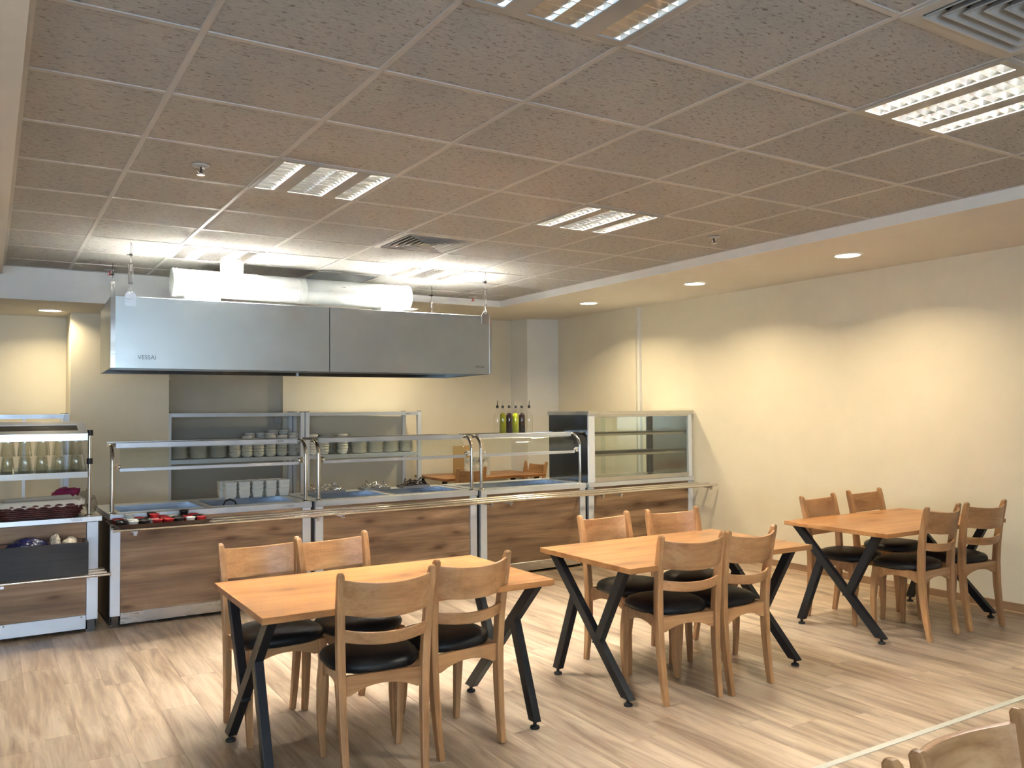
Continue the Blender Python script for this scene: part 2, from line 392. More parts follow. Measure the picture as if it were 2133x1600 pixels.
struct('trim_3', MB().box(XR - .012, XR, YB0, YF, 2.653, CE + .02).box(3.3, XR, YF - .012, YF, 2.653, CE + .02), M_white, 'pale fascia edge around the tiled ceiling')
struct('soffit_back', MB().box(-3.5, 3.3, YF, 9.7, 2.457, 2.9), M_soffit, 'low plaster soffit over the back left wall')
struct('trim_4', MB().box(-3.5, 3.3, YF - .012, YF, 2.456, CE + .02), M_white, 'white fascia of the low back soffit')
struct('soffit_left', MB().box(-3.5, XL, YB0, YF - .02, 2.650, 2.9), M_soffit, 'beige plaster border left of the tiled ceiling')

GX, GY = -.035, 2.752
def gx(i): return GX + .6 * i
def gy(j): return GY + .6 * j
fix_on = [(2, 2), (5, 2), (5, -2), (2, 6), (5, 6)]; fix_off = [(2, -2)]
special = set(fix_on + fix_off + [(4, 4), (4, -3), (4, 7)])
T = .012
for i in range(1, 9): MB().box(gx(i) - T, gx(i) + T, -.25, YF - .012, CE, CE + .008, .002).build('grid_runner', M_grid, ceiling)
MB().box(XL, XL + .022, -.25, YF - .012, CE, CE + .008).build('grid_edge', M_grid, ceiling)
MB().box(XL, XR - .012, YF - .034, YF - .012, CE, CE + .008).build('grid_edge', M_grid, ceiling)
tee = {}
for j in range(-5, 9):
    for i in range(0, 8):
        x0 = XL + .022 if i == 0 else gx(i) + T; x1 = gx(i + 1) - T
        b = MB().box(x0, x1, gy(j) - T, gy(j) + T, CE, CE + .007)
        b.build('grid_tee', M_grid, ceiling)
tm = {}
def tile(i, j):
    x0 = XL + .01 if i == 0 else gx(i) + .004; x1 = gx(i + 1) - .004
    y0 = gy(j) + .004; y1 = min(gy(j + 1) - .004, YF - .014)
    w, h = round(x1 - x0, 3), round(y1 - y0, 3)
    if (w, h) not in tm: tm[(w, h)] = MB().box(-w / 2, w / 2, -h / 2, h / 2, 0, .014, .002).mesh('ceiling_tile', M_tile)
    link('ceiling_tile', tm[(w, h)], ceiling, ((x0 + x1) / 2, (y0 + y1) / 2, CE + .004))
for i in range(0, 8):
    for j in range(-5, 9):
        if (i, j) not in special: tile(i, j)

# ------------------------------------------------------------------ ceiling fittings
STR = [(.028, .128), (.204, .300), (.300, .396), (.472, .572)]
def fixture(on, tube=None):
    t = thing('ceiling_light', '', 'ceiling light')
    h = .085
    b = MB().box(.004, .596, .004, .596, h, h + .006)                  # housing
    b.box(.004, .012, .004, .596, 0, h).box(.588, .596, .004, .596, 0, h).box(.004, .596, .004, .012, 0, h).box(.004, .596, .588, .596, 0, h)
    b.build('housing', M_fixt, t)
    f = MB(); z0, z1 = -.004, .004
    for xa, xb in ((.002, STR[0][0]), (STR[0][1], STR[1][0]), (STR[2][1], STR[3][0]), (STR[3][1], .598)): f.box(xa, xb, .002, .598, z0, z1)
    for xa, xb in STR: f.box(xa, xb, .002, .03, z0, z1); f.box(xa, xb, .57, .598, z0, z1)
    f.build('face_plate', M_fixt, t)
    for (xa, xb) in STR:
        c = (xa + xb) / 2
        g = MB()
        for sx, xx in ((1, xa), (-1, xb)):
            g.add([(xx, .03, 0), (xx, .57, 0), (xx + sx * .010, .57, .03), (xx + sx * .010, .03, .03), (xx + sx * .03, .57, .07), (xx + sx * .03, .03, .07)], [(0, 1, 2, 3), (3, 2, 4, 5)])
        n = 12
        for k in range(n + 1):
            y = .03 + .54 * k / n
            g.add([(xa + .010, y - .011, .034), (xb - .010, y - .011, .034), (xb - .010, y + .011, .034), (xa + .010, y + .011, .034), (xa + .001, y - .002, 0), (xb - .001, y - .002, 0), (xb - .001, y + .002, 0), (xa + .001, y + .002, 0)],
                  [(0, 1, 2, 3), (0, 4, 5, 1), (3, 2, 6, 7), (4, 7, 6, 5), (0, 3, 7, 4), (1, 5, 6, 2)])
        l = g.build('louvre', M_reflector, t)
        MB().cyl((c, .035, .05), (c, .565, .05), .008, seg=8).build('tube', tube or (M_tubeon if on else M_tubeoff), l)
    return t
Fon = fixture(True); Fhot = fixture(True, M_tubehot); Foff = fixture(False)
flabels = {(2, 2): 'lit square louvred ceiling light left of centre, in front of the hood', (5, 2): 'lit square louvred ceiling light right of centre, left of the far sprinkler',
           (5, -2): 'lit square louvred ceiling light at right edge beside the large diffuser', (2, 6): 'glaring square louvred ceiling light directly above the left end of the hood duct',
           (5, 6): 'glaring square louvred ceiling light above the right end of the hood duct'}
for n, (i, j) in enumerate(fix_on):
    p = (gx(i), gy(j), CE)
    if n == 0: o = Fon; o.location = p; o['label'] = flabels[(i, j)]; o['group'] = 'square louvred ceiling lights'
    elif (i, j) == (2, 6): Fhot.location = p; Fhot['label'] = flabels[(i, j)]; Fhot['group'] = 'square louvred ceiling lights'
    else: dup(Fhot if j == 6 else Fon, p, 0, flabels[(i, j)])
Foff.location = (gx(2), gy(-2), CE); Foff['label'] = 'unlit square louvred ceiling light cut by the top edge of the photo'; Foff['group'] = 'square louvred ceiling lights'

def diffuser(i, j, label):
    t = thing('air_diffuser', label, 'air vent', (gx(i) + .3, gy(j) + .3, CE), group='square air diffusers')
    fr = MB()
    def ring(b, h0, h1, za, zb, th):
        for q in range(4):
            R = Matrix.Rotation(q * PI / 2, 3, 'Z')
            vs = [(-h0, -h0, za), (h0, -h0, za), (h1, -h1, zb), (-h1, -h1, zb)]
            vs += [(x, y, z + th) for x, y, z in vs]
            b.add([R @ Vector(v) for v in vs], [(0, 1, 2, 3), (7, 6, 5, 4), (0, 4, 5, 1), (3, 2, 6, 7), (0, 3, 7, 4), (1, 5, 6, 2)])
    ring(fr, .296, .255, -.004, -.006, .006); fr.build('frame', M_grid, t)
    for k in range(6):
        b = MB(); h = .250 - k * .040; ring(b, h, h - .026, -.010, .020, .002); ring(b, h + .003, h - .004, -.013, -.011, .003); b.build('vane', M_grid, t)
    MB().box(-.29, .29, -.29, .29, .05, .055).box(-.29, -.28, -.29, .29, 0, .05).box(.28, .29, -.29, .29, 0, .05).box(-.29, .29, -.29, -.28, 0, .05).box(-.29, .29, .28, .29, 0, .05).build('plenum', M_black, t)
diffuser(4, 4, 'square white air diffuser above and in front of the hood, mid-ceiling')
diffuser(4, -3, 'large white air diffuser cut by the top right corner of the photo')
t = thing('return_grille', 'dark square return air grille in the ceiling just above the hood duct', 'air vent', (gx(4), gy(7), CE))
MB().box(.004, .03, .004, .596, -.004, .004).box(.57, .596, .004, .596, -.004, .004).box(.03, .57, .004, .03, -.004, .004).box(.03, .57, .57, .596, -.004, .004).build('frame', M_grid, t)
for k in range(18): MB().box(.03, .57, .045 + k * .03, .048 + k * .03, -.002, .012).build('slat', M_socket, t)
MB().box(.01, .59, .01, .59, .03, .035).build('plenum', M_black, t)

def sprinkler(p, label, mat, red):
    t = thing('sprinkler', label, 'sprinkler', (p[0], p[1], CE), group='ceiling sprinklers')
    MB().lathe([(0, .001), (.042, 0), (.042, -.004), (.028, -.010), (0, -.010)], 16).build('escutcheon', M_grid, t)
    MB().tube([(-.012, 0, -.01), (-.018, 0, -.025), (-.008, 0, -.04), (0, 0, -.043), (.008, 0, -.04), (.018, 0, -.025), (.012, 0, -.01)], .0035, 6).build('yoke', M_chrome, t)
    MB().cyl((0, 0, -.008), (0, 0, -.04), .005, seg=8).build('bulb', mat, t)
    MB().lathe([(0, -.043), (.020, -.044), (.020, -.047), (0, -.047)], 12).build('deflector', M_chrome if not red else M_redbulb, t)
sprinkler((gx(1) + .3, gy(2) + .3), 'small chrome sprinkler head in ceiling left of the left louvred light', M_black, 0)
sprinkler((gx(7) + .13, gy(2) + .3), 'small chrome sprinkler head in ceiling near the right soffit', M_black, 0)
sprinkler((.853, 7.753), 'red tipped sprinkler head by the left hood hangers', M_redbulb, 1)
sprinkler((4.322, 7.76), 'red tipped sprinkler head by the right rear hood hanger', M_redbulb, 1)

def downlight(x, y, z, label, pw=1.0):
    t = thing('downlight', label, 'downlight', (x, y, z), group='round recessed downlights')
    MB().lathe([(.088, -.001), (.102, -.006), (.108, -.004), (.108, .002)], 28).build('rim', M_white, t)
    MB().lathe([(0, -.0025), (.05, -.0025), (.090, -.002)], 28).build('diffuser', M_downl, t)
    l = area_light('downlight_lamp', (x, y, z - .008), (0, 0, 0), .17, .17, L_DOWN * pw, C_DOWN, 'DISK', 2.5)
    return t
ordn = {4.107: 'nearest', 5.747: 'middle', 7.376: 'farthest'}
for y in (4.107, 5.747, 7.376):
    lab = 'round warm downlight in right soffit, %s of its row of three' % ordn[y]
    downlight(5.55, y, zs(5.55), lab)
downlight(.468, 8.70, 2.457, 'round warm downlight in low soffit at far left over the yellow wall', .42)
downlight(4.02, 8.70, 2.673, 'round warm downlight half hidden behind the right end of the hood duct', .7)

# ================================================================== extraction hood, duct, hangers
H0 = Vector((.717, 6.455)); H1 = Vector((3.722, 6.345)); hang = math.atan2(H1.y - H0.y, H1.x - H0.x); HL = (H1 - H0).length
HD, HZ0, HZ1 = .98, 1.836, 2.342
hood = thing('extraction_hood', 'long stainless steel extraction hood hanging over the serving counters', 'extractor hood', (H0.x, H0.y, 0), hang)
SM = 1.56
for (x0, x1) in ((0, SM - .0015), (SM + .0015, HL)):
    MB().box(x0, x1, 0, .012, HZ0, HZ1, .002).build('front_panel', M_hood, hood)
    MB().box(x0, x1, HD - .012, HD, HZ0, HZ1, .002).build('back_panel', M_hood, hood)
    MB().box(x0, x1, 0.012, HD - .012, HZ1 - .012, HZ1 - .002).build('top_panel', M_galv, hood)
    for ya, yb in ((.012, .05), (HD - .05, HD - .012)): MB().box(x0 + .012, x1 - .012, ya, yb, HZ0 + .002, HZ0 + .03).build('gutter', M_dsteel, hood)
    n = 3; w = (x1 - x0 - .1) / n
    for k in range(n):
        for (ya, yb, za, zb) in ((.06, .47, HZ0 + .05, HZ0 + .32), (.92, .51, HZ0 + .05, HZ0 + .32)):
            xa = x0 + .05 + k * w + .005; xb = xa + w - .01
            MB().add([(xa, ya, za), (xb, ya, za), (xb, yb, zb), (xa, yb, zb), (xa, ya, za + .02), (xb, ya, za + .02), (xb, yb, zb + .02), (xa, yb, zb + .02)],
                     [(0, 1, 2, 3), (4, 7, 6, 5), (0, 4, 5, 1), (1, 5, 6, 2), (2, 6, 7, 3), (3, 7, 4, 0)]).build('grease_filter', M_dsteel, hood)
for x0 in (0, HL - .012): MB().box(x0, x0 + .012, .012, HD - .012, HZ0, HZ1, .002).build('end_panel', M_hood, hood)
MB().box(SM - .0012, SM + .0012, -.001, .003, HZ0, HZ1).build('seam', M_black, hood)
MB().box(0.0, .030, -.0025, 0, HZ0 + .004, HZ1 - .004).build('edge_strip', M_chrome, hood)
MB().box(HL - .026, HL, -.0025, 0, HZ0 + .004, HZ1 - .004).build('edge_strip', M_chrome, hood)
text('logo', 'VESSAI', .042, M_etch, hood, (.235, -.0012, HZ0 + .078), (PI / 2, 0, 0))
text('logo', 'VESSAI', .030, M_etch, hood, (HL - .12, -.0012, HZ0 + .062), (PI / 2, 0, 0))
HP = [(.125, .03), (HL - .065, .03), (.085, HD - .02), (HL - .13, HD - .02)]
for (x, y) in HP[:2]:
    MB().prism([(x - .035, HZ1 - .07), (x + .035, HZ1 - .07), (x + .035, HZ1 + .012), (x + .018, HZ1 + .034), (x - .018, HZ1 + .034), (x - .035, HZ1 + .012)], -.006, -.001, 'y').build('hanging_lug', M_steel, hood)
for (x, y) in HP[2:]:
    MB().prism([(x - .03, HZ1 - .04), (x + .03, HZ1 - .04), (x + .018, HZ1 + .03), (x - .018, HZ1 + .03)], HD + .001, HD + .006, 'y').build('hanging_lug', M_steel, hood)
def hanger(lx, ly, label):
    c, s = math.cos(hang), math.sin(hang)
    wx, wy = H0.x + c * lx - s * ly, H0.y + s * lx + c * ly
    t = thing('hood_hanger', label, 'hanger', (wx, wy, 0), group='wire hangers of the hood')
    z = HZ1 + .018
    MB().tube([(-.012, 0, z + .035), (-.013, 0, z + .012), (-.004, 0, z), (.008, 0, z + .004), (.011, 0, z + .022), (0, 0, z + .045), (0, 0, z + .07)], .0045, 8).build('hook', M_chrome, t)
    tb = MB()
    tb.tube([(-.012, 0, z + .075), (-.012, 0, z + .21)], .0042, 8).tube([(.012, 0, z + .075), (.012, 0, z + .21)], .0042, 8)
    tb.box(-.016, .016, -.006, .006, z + .066, z + .080).box(-.016, .016, -.006, .006, z + .205, z + .219)
    tb.build('turnbuckle', M_chrome, t)
    MB().cyl((0, 0, z + .07), (0, 0, z + .12), .004, seg=8).cyl((0, 0, z + .16), (0, 0, z + .235), .004, seg=8).build('threaded_rod', M_steel, t)
    MB().tube([(0, .008 * math.cos(q), z + .245 + .012 * math.sin(q)) for q in [2 * PI * k / 12 for k in range(12)]], .003, 6, closed=True).build('eye', M_chrome, t)
    MB().box(-.010, .010, -.007, .007, z + .268, z + .282).box(-.026, -.008, -.002, .002, z + .272, z + .277).build('wire_clip', M_black, t)
    MB().cyl((0, 0, z + .255), (0, 0, CE + .012), .0022, seg=6).tube([(.001, 0, CE - .002), (.012, 0, CE - .03), (.015, 0, CE - .055), (.004, 0, z + .285)], .0016, 6).build('wire', M_dsteel, t)
hanger(HP[0][0], -.0035, 'turnbuckle wire hanger at front left corner of the hood'); hanger(HP[1][0], -.0035, 'turnbuckle wire hanger at front right corner of the hood')
hanger(HP[2][0], HD + .0035, 'turnbuckle wire hanger at rear left corner of the hood'); hanger(HP[3][0], HD + .0035, 'turnbuckle wire hanger at rear right corner of the hood')

duct = thing('exhaust_duct', 'round galvanised exhaust duct lying above the hood', 'duct', (1.19, 6.9, 2.53))
DL = 1.985
MB().cyl((0.03, 0, 0), (1.0, 0, 0), .105, seg=36).build('pipe', M_duct, duct); MB().cyl((1.04, 0, 0), (DL - .03, 0, 0), .105, seg=36).build('pipe', M_duct, duct)
for x0, x1 in ((.985, 1.055), (0, .045), (DL - .045, DL)):
    c = MB().cyl((x0, 0, 0), (x1, 0, 0), .108, seg=36)
    for e in (x0 + .012, x1 - .012): c.tube([(e, .109 * math.cos(q), .109 * math.sin(q)) for q in [2 * PI * k / 30 for k in range(30)]], .003, 6, closed=True)
    c.build('joint_collar', M_duct, duct)
for x0, x1 in ((.095, .345), (1.69, 1.895)):
    MB().box(x0, x1, -.10, .10, HZ1 - 2.53 + .0005, -.075, .003).build('square_spigot', M_duct, duct)
MB().cyl((.455, 0, .08), (.455, 0, CE - 2.53 + .02), .088, seg=28).tube([(.455 + .09 * math.cos(q), .09 * math.sin(q), .135) for q in [2 * PI * k / 24 for k in range(24)]], .003, 6, closed=True).build('riser', M_duct, duct)
MB().box(.13, DL - .08, -.1085, -.1045, -.004, .004).build('seam', M_duct, duct)

# ================================================================== serving counters
CO = Vector((.739, 6.60, 0)); CA = math.atan(.024)
def cw(u, v, z=0): return (CO.x + math.cos(CA) * u - math.sin(CA) * v, CO.y + math.sin(CA) * u + math.cos(CA) * v, z)
CD = .80
def basin(par, x0, x1, y0, y1, zt, dp):
    t = .004
    b = MB().box(x0, x1, y0, y1, zt - dp - t, zt - dp)
    b.box(x0 - t, x0, y0, y1, zt - dp, zt).box(x1, x1 + t, y0, y1, zt - dp, zt).box(x0, x1, y0 - t, y0, zt - dp, zt).box(x0, x1, y1, y1 + t, zt - dp, zt)
    return b.build('basin', M_basin, par)
def counter(u0, u1, wells, label, logo=None, lw=.066):
    t = thing('serving_counter', label, 'serving counter', cw(u0, 0), CA, 'wood fronted serving counters')
    L = u1 - u0
    # worktop: front lip and frame around the wells
    ZT = .802
    top = MB().box(0, L, 0, .006, .760, ZT)                                      # front lip
    top.box(0, .004, .006, CD, .760, ZT).box(L - .004, L, .006, CD, .760, ZT).box(0, L, CD - .006, CD, .760, ZT)
    ya, yb = .135, .60
    if wells:
        xs = [.004] + [q for w in wells for q in w] + [L - .004]
        top.box(.004, L - .004, .006, ya, ZT - .004, ZT).box(.004, L - .004, yb, CD - .006, ZT - .004, ZT)
        for k in range(0, len(xs), 2): top.box(xs[k], xs[k + 1], ya, yb, ZT - .004, ZT)
    else: top.box(.004, L - .004, .006, CD - .006, ZT - .004, ZT)
    top.build('worktop', M_film, t)
    for (a, b_) in wells:
        w = basin(t, a, b_, ya, yb, ZT, .085)
        rim = MB().box(a - .012, b_ + .012, ya - .012, ya, ZT, ZT + .004).box(a - .012, b_ + .012, yb, yb + .012, ZT, ZT + .004).box(a - .012, a, ya, yb, ZT, ZT + .004).box(b_, b_ + .012, ya, yb, ZT, ZT + .004)
        rim.build('basin_rim', M_steel, t)
    for x0 in (.004, L - .004 - lw):
        MB().box(x0, x0 + lw, .012, .05, .085, .758, .002).build('leg_cover', M_steelv, t)
        MB().box(x0 + .012, x0 + lw - .008, .030, .07, .022, .085).box(x0 + .006, x0 + lw, .03, .08, 0, .022).build('foot', M_dsteel, t)
    MB().box(lw + .006, L - lw - .006, .022, .040, .105, .758).build('wood_panel', M_panel, t)
    MB().box(lw + .006, L - lw - .006, .014, .030, .024, .106, .002).build('kick_plate', M_steel, t)
    for x in (lw + .03, L / 2, L - lw - .03): MB().lathe([(.006, 0), (.005, .002), (0, .003)], 10).build('screw', M_chrome, t).matrix_local = Matrix.Translation((x, .014, .097)) @ Matrix.Rotation(PI / 2, 4, 'X')
    MB().box(.006, .012, .05, CD - .01, .03, .758).box(L - .012, L - .006, .05, CD - .01, .03, .758).box(.012, L - .012, CD - .016, CD - .01, .03, .758).box(.012, L - .012, .05, CD - .02, .03, .036).build('carcass', M_black, t)
    if logo: text('logo', 'VESSAI', .022, M_bright if logo == 2 else M_etch, t, (L - .17 if logo != 3 else .2, -.0008, .782), (PI / 2, 0, 0))
    return t
counter(0, 1.472, [(.085, .655), (.735, 1.385)], 'leftmost wood fronted steel serving counter with two deep wells, sauce bowls on its tray rails', 1)
counter(1.503, 3.018, [(.095, .690), (.770, 1.420)], 'second wood fronted steel serving counter from the left, cutlery along its back', 2)
counter(3.052, 4.256, [(.090, 1.115)], 'third wood fronted steel serving counter, single wide well, beside the glass display case')
counter(4.290, 5.718, [], 'rightmost wood fronted steel serving counter carrying the glass display case')
for u, wd, lab in ((1.4725, .030, 'leftmost two'), (3.0185, .033, 'middle two'), (4.2565, .033, 'rightmost two')):  # black strips paint in the shade of the open gaps between counters
    o = MB().box(u, u + wd, .035, .06, .03, .80).build('gap_shade', M_black, None, cw(0, 0), CA); tag(o, 'black upright strip painting the shade in the open gap between the %s serving counters' % lab, 'painted shade', 'painted gap shade')
# tray slide
ts = thing('tray_slide', 'three long steel tray rails running along the front of all serving counters', 'tray rail', cw(0, 0), CA)
for v, ua, ub in ((-.07, -.01, 5.70), (-.205, -.02, 5.725), (-.345, -.03, 5.705)):
    MB().cyl((ua, v, .735), (ub, v, .735), .0125, seg=14).build('rail', M_tube, ts)
for u in (.11, 1.40, 1.60, 2.95, 3.15, 4.18, 4.40, 5.62):
    MB().box(u - .012, u + .012, -.36, .012, .706, .7225).box(u - .010, u + .010, -.352, -.338, .690, .71).build('bracket', M_steel, ts)

def guard(u0, u1, label, logo=0):
    t = thing('sneeze_guard', label, 'sneeze guard', cw(u0, 0), CA, 'curved glass sneeze guards')
    L = u1 - u0
    ZT = .8025
    for x in (0, L):
        path = [(x, .07, ZT + .01), (x, .07, 1.17)]
        for k in range(1, 9):
            q = PI / 2 * k / 8; path.append((x, .07 + .115 * (1 - math.cos(q)), 1.17 + .115 * math.sin(q)))
        path.append((x, .215, 1.285))
        MB().tube(path, .0155, 14).build('post', M_tube, t)
        MB().lathe([(0, .012), (.022, .011), (.034, .003), (.034, 0)], 18, (x, .07, ZT)).build('flange', M_chrome, t)
        s = 1 if x == 0 else -1
        MB().cyl((x + s * .014, .085, 1.135), (x + s * .040, .09, 1.135), .010, seg=10).lathe([(0, -.017), (.012, -.012), (.017, 0), (.012, .012), (0, .017)], 12, (x + s * .048, .09, 1.135)).box(x + s * .027 - .014, x + s * .027 + .014, .078, .098, 1.112, 1.158).build('clamp', M_chrome, t)
        MB().cyl((x, .20, 1.285), (x + s * .05, .20, 1.285), .009, seg=10).lathe([(0, -.015), (.011, -.010), (.015, 0), (.011, .010), (0, .015)], 12, (x + s * .056, .195, 1.285)).build('clamp', M_chrome, t)
    MB().box(.035, L - .035, .165, .185, 1.266, 1.305, .002).build('upper_rail', M_film, t)
    MB().box(.02, L - .02, .186, .50, 1.292, 1.300).build('glass_shelf', M_pane, t)
    MB().box(.02, L - .02, .50, .515, 1.280, 1.304).build('rear_rail', M_steel, t)
    MB().box(.05, L - .05, .084, .098, 1.098, 1.124, .002).build('lower_rail', M_film, t)
    g = MB(); prof = [(.092, 1.124), (.092, 1.17)]
    for k in range(1, 8):
        q = PI / 2 * k / 8; prof.append((.092 + .085 * (1 - math.cos(q)), 1.17 + .098 * math.sin(q)))
    vs = []; fs = []
    for (v, z) in prof: vs += [(.055, v, z), (L - .055, v, z)]
    for k in range(len(prof) - 1): fs.append((2 * k, 2 * k + 1, 2 * k + 3, 2 * k + 2))
    o_ = len(vs); vs += [(x, v + .005, z + .001) for (x, v, z) in vs]
    fs += [tuple(i + o_ for i in f[::-1]) for f in fs]
    g.add(vs, fs, True); g.build('curved_glass', M_pane, t)
    if logo: text('logo', 'VESSAI', .021, M_bright if logo == 2 else M_etch, t, (L - .18, .1645, 1.286), (PI / 2, 0, 0))
    return t
guard(.022, 1.447, 'leftmost curved glass sneeze guard with steel posts', 1)
guard(1.553, 2.995, 'middle curved glass sneeze guard with steel posts', 2)
guard(3.096, 4.232, 'right curved glass sneeze guard with oil bottles on top')

# display case on the last counter
dc = thing('display_case', 'steel framed glass display case with two wire shelves on the rightmost counter', 'display case', cw(4.290, 0), CA)
DW, DD, DZ0, DZ1 = 1.405, .67, .8045, 1.470
MB().box(-.012, DW + .022, -.012, DD + .01, DZ1, 1.508, .002).build('top', M_steel, dc)
MB().box(0, .006, .02, DD, DZ0, DZ1).build('side_panel', M_dsteel, dc)
MB().box(DW - .012, DW, .03, DD - .02, DZ0, DZ1).build('side_panel', M_mirror, dc)
MB().box(0, .075, 0, .02, DZ0, DZ1).build('front_post', M_steelv, dc); MB().box(DW - .05, DW, 0, .03, DZ0, DZ1).build('front_post', M_steelv, dc)
MB().box(.075, DW - .05, 0, .02, DZ1 - .018, DZ1).build('front_rail', M_steel, dc); MB().box(.075, DW - .05, 0, .03, DZ0, DZ0 + .045).build('front_rail', M_steel, dc)
MB().box(.075, DW - .05, .006, .010, DZ0 + .045, DZ1 - .018).build('front_glass', M_pane, dc)
MB().box(0.006, .04, DD - .03, DD, DZ0, DZ1).build('rear_post', M_steelv, dc); MB().box(DW - .05, DW, DD - .03, DD, DZ0, DZ1).build('rear_post', M_black, dc)
MB().box(.04, DW - .05, DD - .03, DD, DZ1 - .03, DZ1).build('rear_rail', M_steel, dc)
MB().box(.04, .75, DD - .012, DD - .008, DZ0 + .02, DZ1 - .03).build('sliding_glass', M_pane, dc); MB().box(.68, DW - .05, DD - .024, DD - .020, DZ0 + .02, DZ1 - .03).build('sliding_glass', M_pane, dc)
MB().box(.02, DW - .02, .03, DD - .03, DZ0, DZ0 + .012).build('floor_plate', M_steel, dc)
for z in (1.068, 1.272):
    b = MB()
    for k in range(25): b.cyl((.03, .06 + k * .0225, z), (DW - .03, .06 + k * .0225, z), .0026, seg=5)
    for k in range(6): b.cyl((.04 + k * .27, .05, z - .005), (.04 + k * .27, DD - .05, z - .005), .004, seg=5)
    b.box(.02, DW - .02, .044, .056, z - .012, z + .010).box(.02, DW - .02, DD - .057, DD - .045, z - .012, z + .010)
    b.build('wire_shelf', M_traysteel, dc)

# oil bottles on the right guard
def bottle(u, v, liquid, label, tall):
    t = thing('oil_bottle', label, 'bottle', cw(u, v + (.02 if liquid else 0), 1.3005), CA, 'oil and vinegar bottles on the sneeze guard')
    R = .034
    MB().lathe([(0, 0), (R - .004, 0), (R, .004), (R, .165), (R - .005, .185), (.016, .203), (.0115, .215), (.0115, .245), (.014, .246), (.014, .253), (.011, .254)], 20).build('glass', M_glass, t)
    if liquid: MB().lathe([(0, .004), (R - .003, .005), (R - .003, .165), (R - .008, .183), (.016, .196), (0, .196)], 20).build('liquid', liquid, t)
    zc = .254
    MB().lathe([(0, -.012 + zc), (.010, -.01 + zc), (.013, zc), (.013, .012 + zc), (.006, .018 + zc), (0, .018 + zc)], 12).build('stopper', M_black, t)
    MB().tube([(0, 0, zc + .015), (0, 0, zc + .04), (.004, 0, zc + .062)], [.0045, .0035, .0028], 8).build('pour_spout', M_black if tall else M_chrome, t)
BL = [(3.395, None, 'clear empty pour bottle at the left end of the bottle row'), (3.468, M_oil, 'green oil pour bottle next to the left clear bottle'), (3.541, M_vinegar, 'dark vinegar pour bottle between the two green oil bottles'),
      (3.614, M_oil, 'green oil pour bottle between the two dark vinegar bottles'), (3.687, M_vinegar, 'dark vinegar pour bottle next to the right clear bottle'), (3.760, None, 'clear empty pour bottle at the right end of the bottle row')]
for u, l, lab in BL: bottle(u, .26, l, lab, l is None)

# ------------------------------------------------------------------ small ware on the counters
tr = thing('serving_tray', 'dark brown serving tray of little sauce bowls at the left end of the tray rails', 'tray', cw(.29, -.215, .748), CA)
TW, TD = .33, .185
def rrect(w, d, r, n=5):
    p = []
    for cx, cy, a0 in ((w - r, d - r, 0), (-w + r, d - r, PI / 2), (-w + r, -d + r, PI), (w - r, -d + r, 1.5 * PI)):
        for k in range(n): q = a0 + PI / 2 * k / (n - 1); p.append((cx + r * math.cos(q), cy + r * math.sin(q)))
    return p
pb = rrect(TW - .025, TD - .025, .05); pt = rrect(TW, TD, .06)
n = len(pb)
b = MB(); b.add([(x, y, 0) for x, y in pb] + [(x, y, .026) for x, y in pt] + [(x * 1.006, y * 1.006, .026) for x, y in pt] + [(x, y, -.002) for x, y in pb],
      [tuple(range(n))] + [(i, (i + 1) % n, n + (i + 1) % n, n + i) for i in range(n)] + [(n + i, n + (i + 1) % n, 2 * n + (i + 1) % n, 2 * n + i) for i in range(n)] + [(2 * n + i, 2 * n + (i + 1) % n, 3 * n + (i + 1) % n, 3 * n + i) for i in range(n)] + [tuple(range(3 * n, 4 * n))])
b.build('tray_body', M_tray, tr)
rm = {k: MB().lathe([(0, 0), (.024, 0), (.027, .004), (.031, .030), (.036, .038), (.034, .039), (.029, .030), (.025, .006), (0, .005)], 18).mesh('sauce_bowl', m) for k, m in (('red', M_red), ('white', M_white_c), ('black', M_blackc))}
pat = ['red', 'white', 'red', 'black', 'red', 'white', 'black', 'red', 'black', 'white', 'black', 'white', 'red', 'black', 'red', 'black', 'black', 'white', 'black', 'red', 'red', 'black', 'white', 'red']
ords8 = ['first', 'second', 'third', 'fourth', 'fifth', 'sixth', 'seventh', 'eighth']
for k, colr in enumerate(pat):
    row, c = divmod(k, 8)
    x = -.255 + c * .073 + random.uniform(-.006, .006); y = .105 - row * .10 + random.uniform(-.008, .008)
    loc = cw(.29 + x, -.215 + y, .7485)
    o = link('sauce_bowl', rm[colr], None, loc, random.random())
    if k in (1, 17): o.rotation_euler = (.0, .0, 0)
    tag(o, 'small %s sauce bowl, %s from left in the %s row of the brown tray' % (colr, ords8[c], ('back', 'middle', 'front')[row]), 'bowl', 'sauce bowls on the brown tray')
# stacked bowls lying on the other bowls
for k, (c, row, colr) in enumerate([(1, 0, 'white'), (3, 0, 'black'), (3, 1, 'red'), (6, 0, 'black')]):
    o = link('sauce_bowl', rm[colr], None, cw(.29 - .255 + c * .073, -.215 + .105 - row * .10, .777), 0)
    tag(o, ['white sauce bowl stacked near the left end of the tray', 'black sauce bowl stacked at the middle back of the tray', 'red sauce bowl stacked at the centre of the tray', 'black sauce bowl stacked at the back right of the tray'][k], 'bowl', 'stacked sauce bowls')

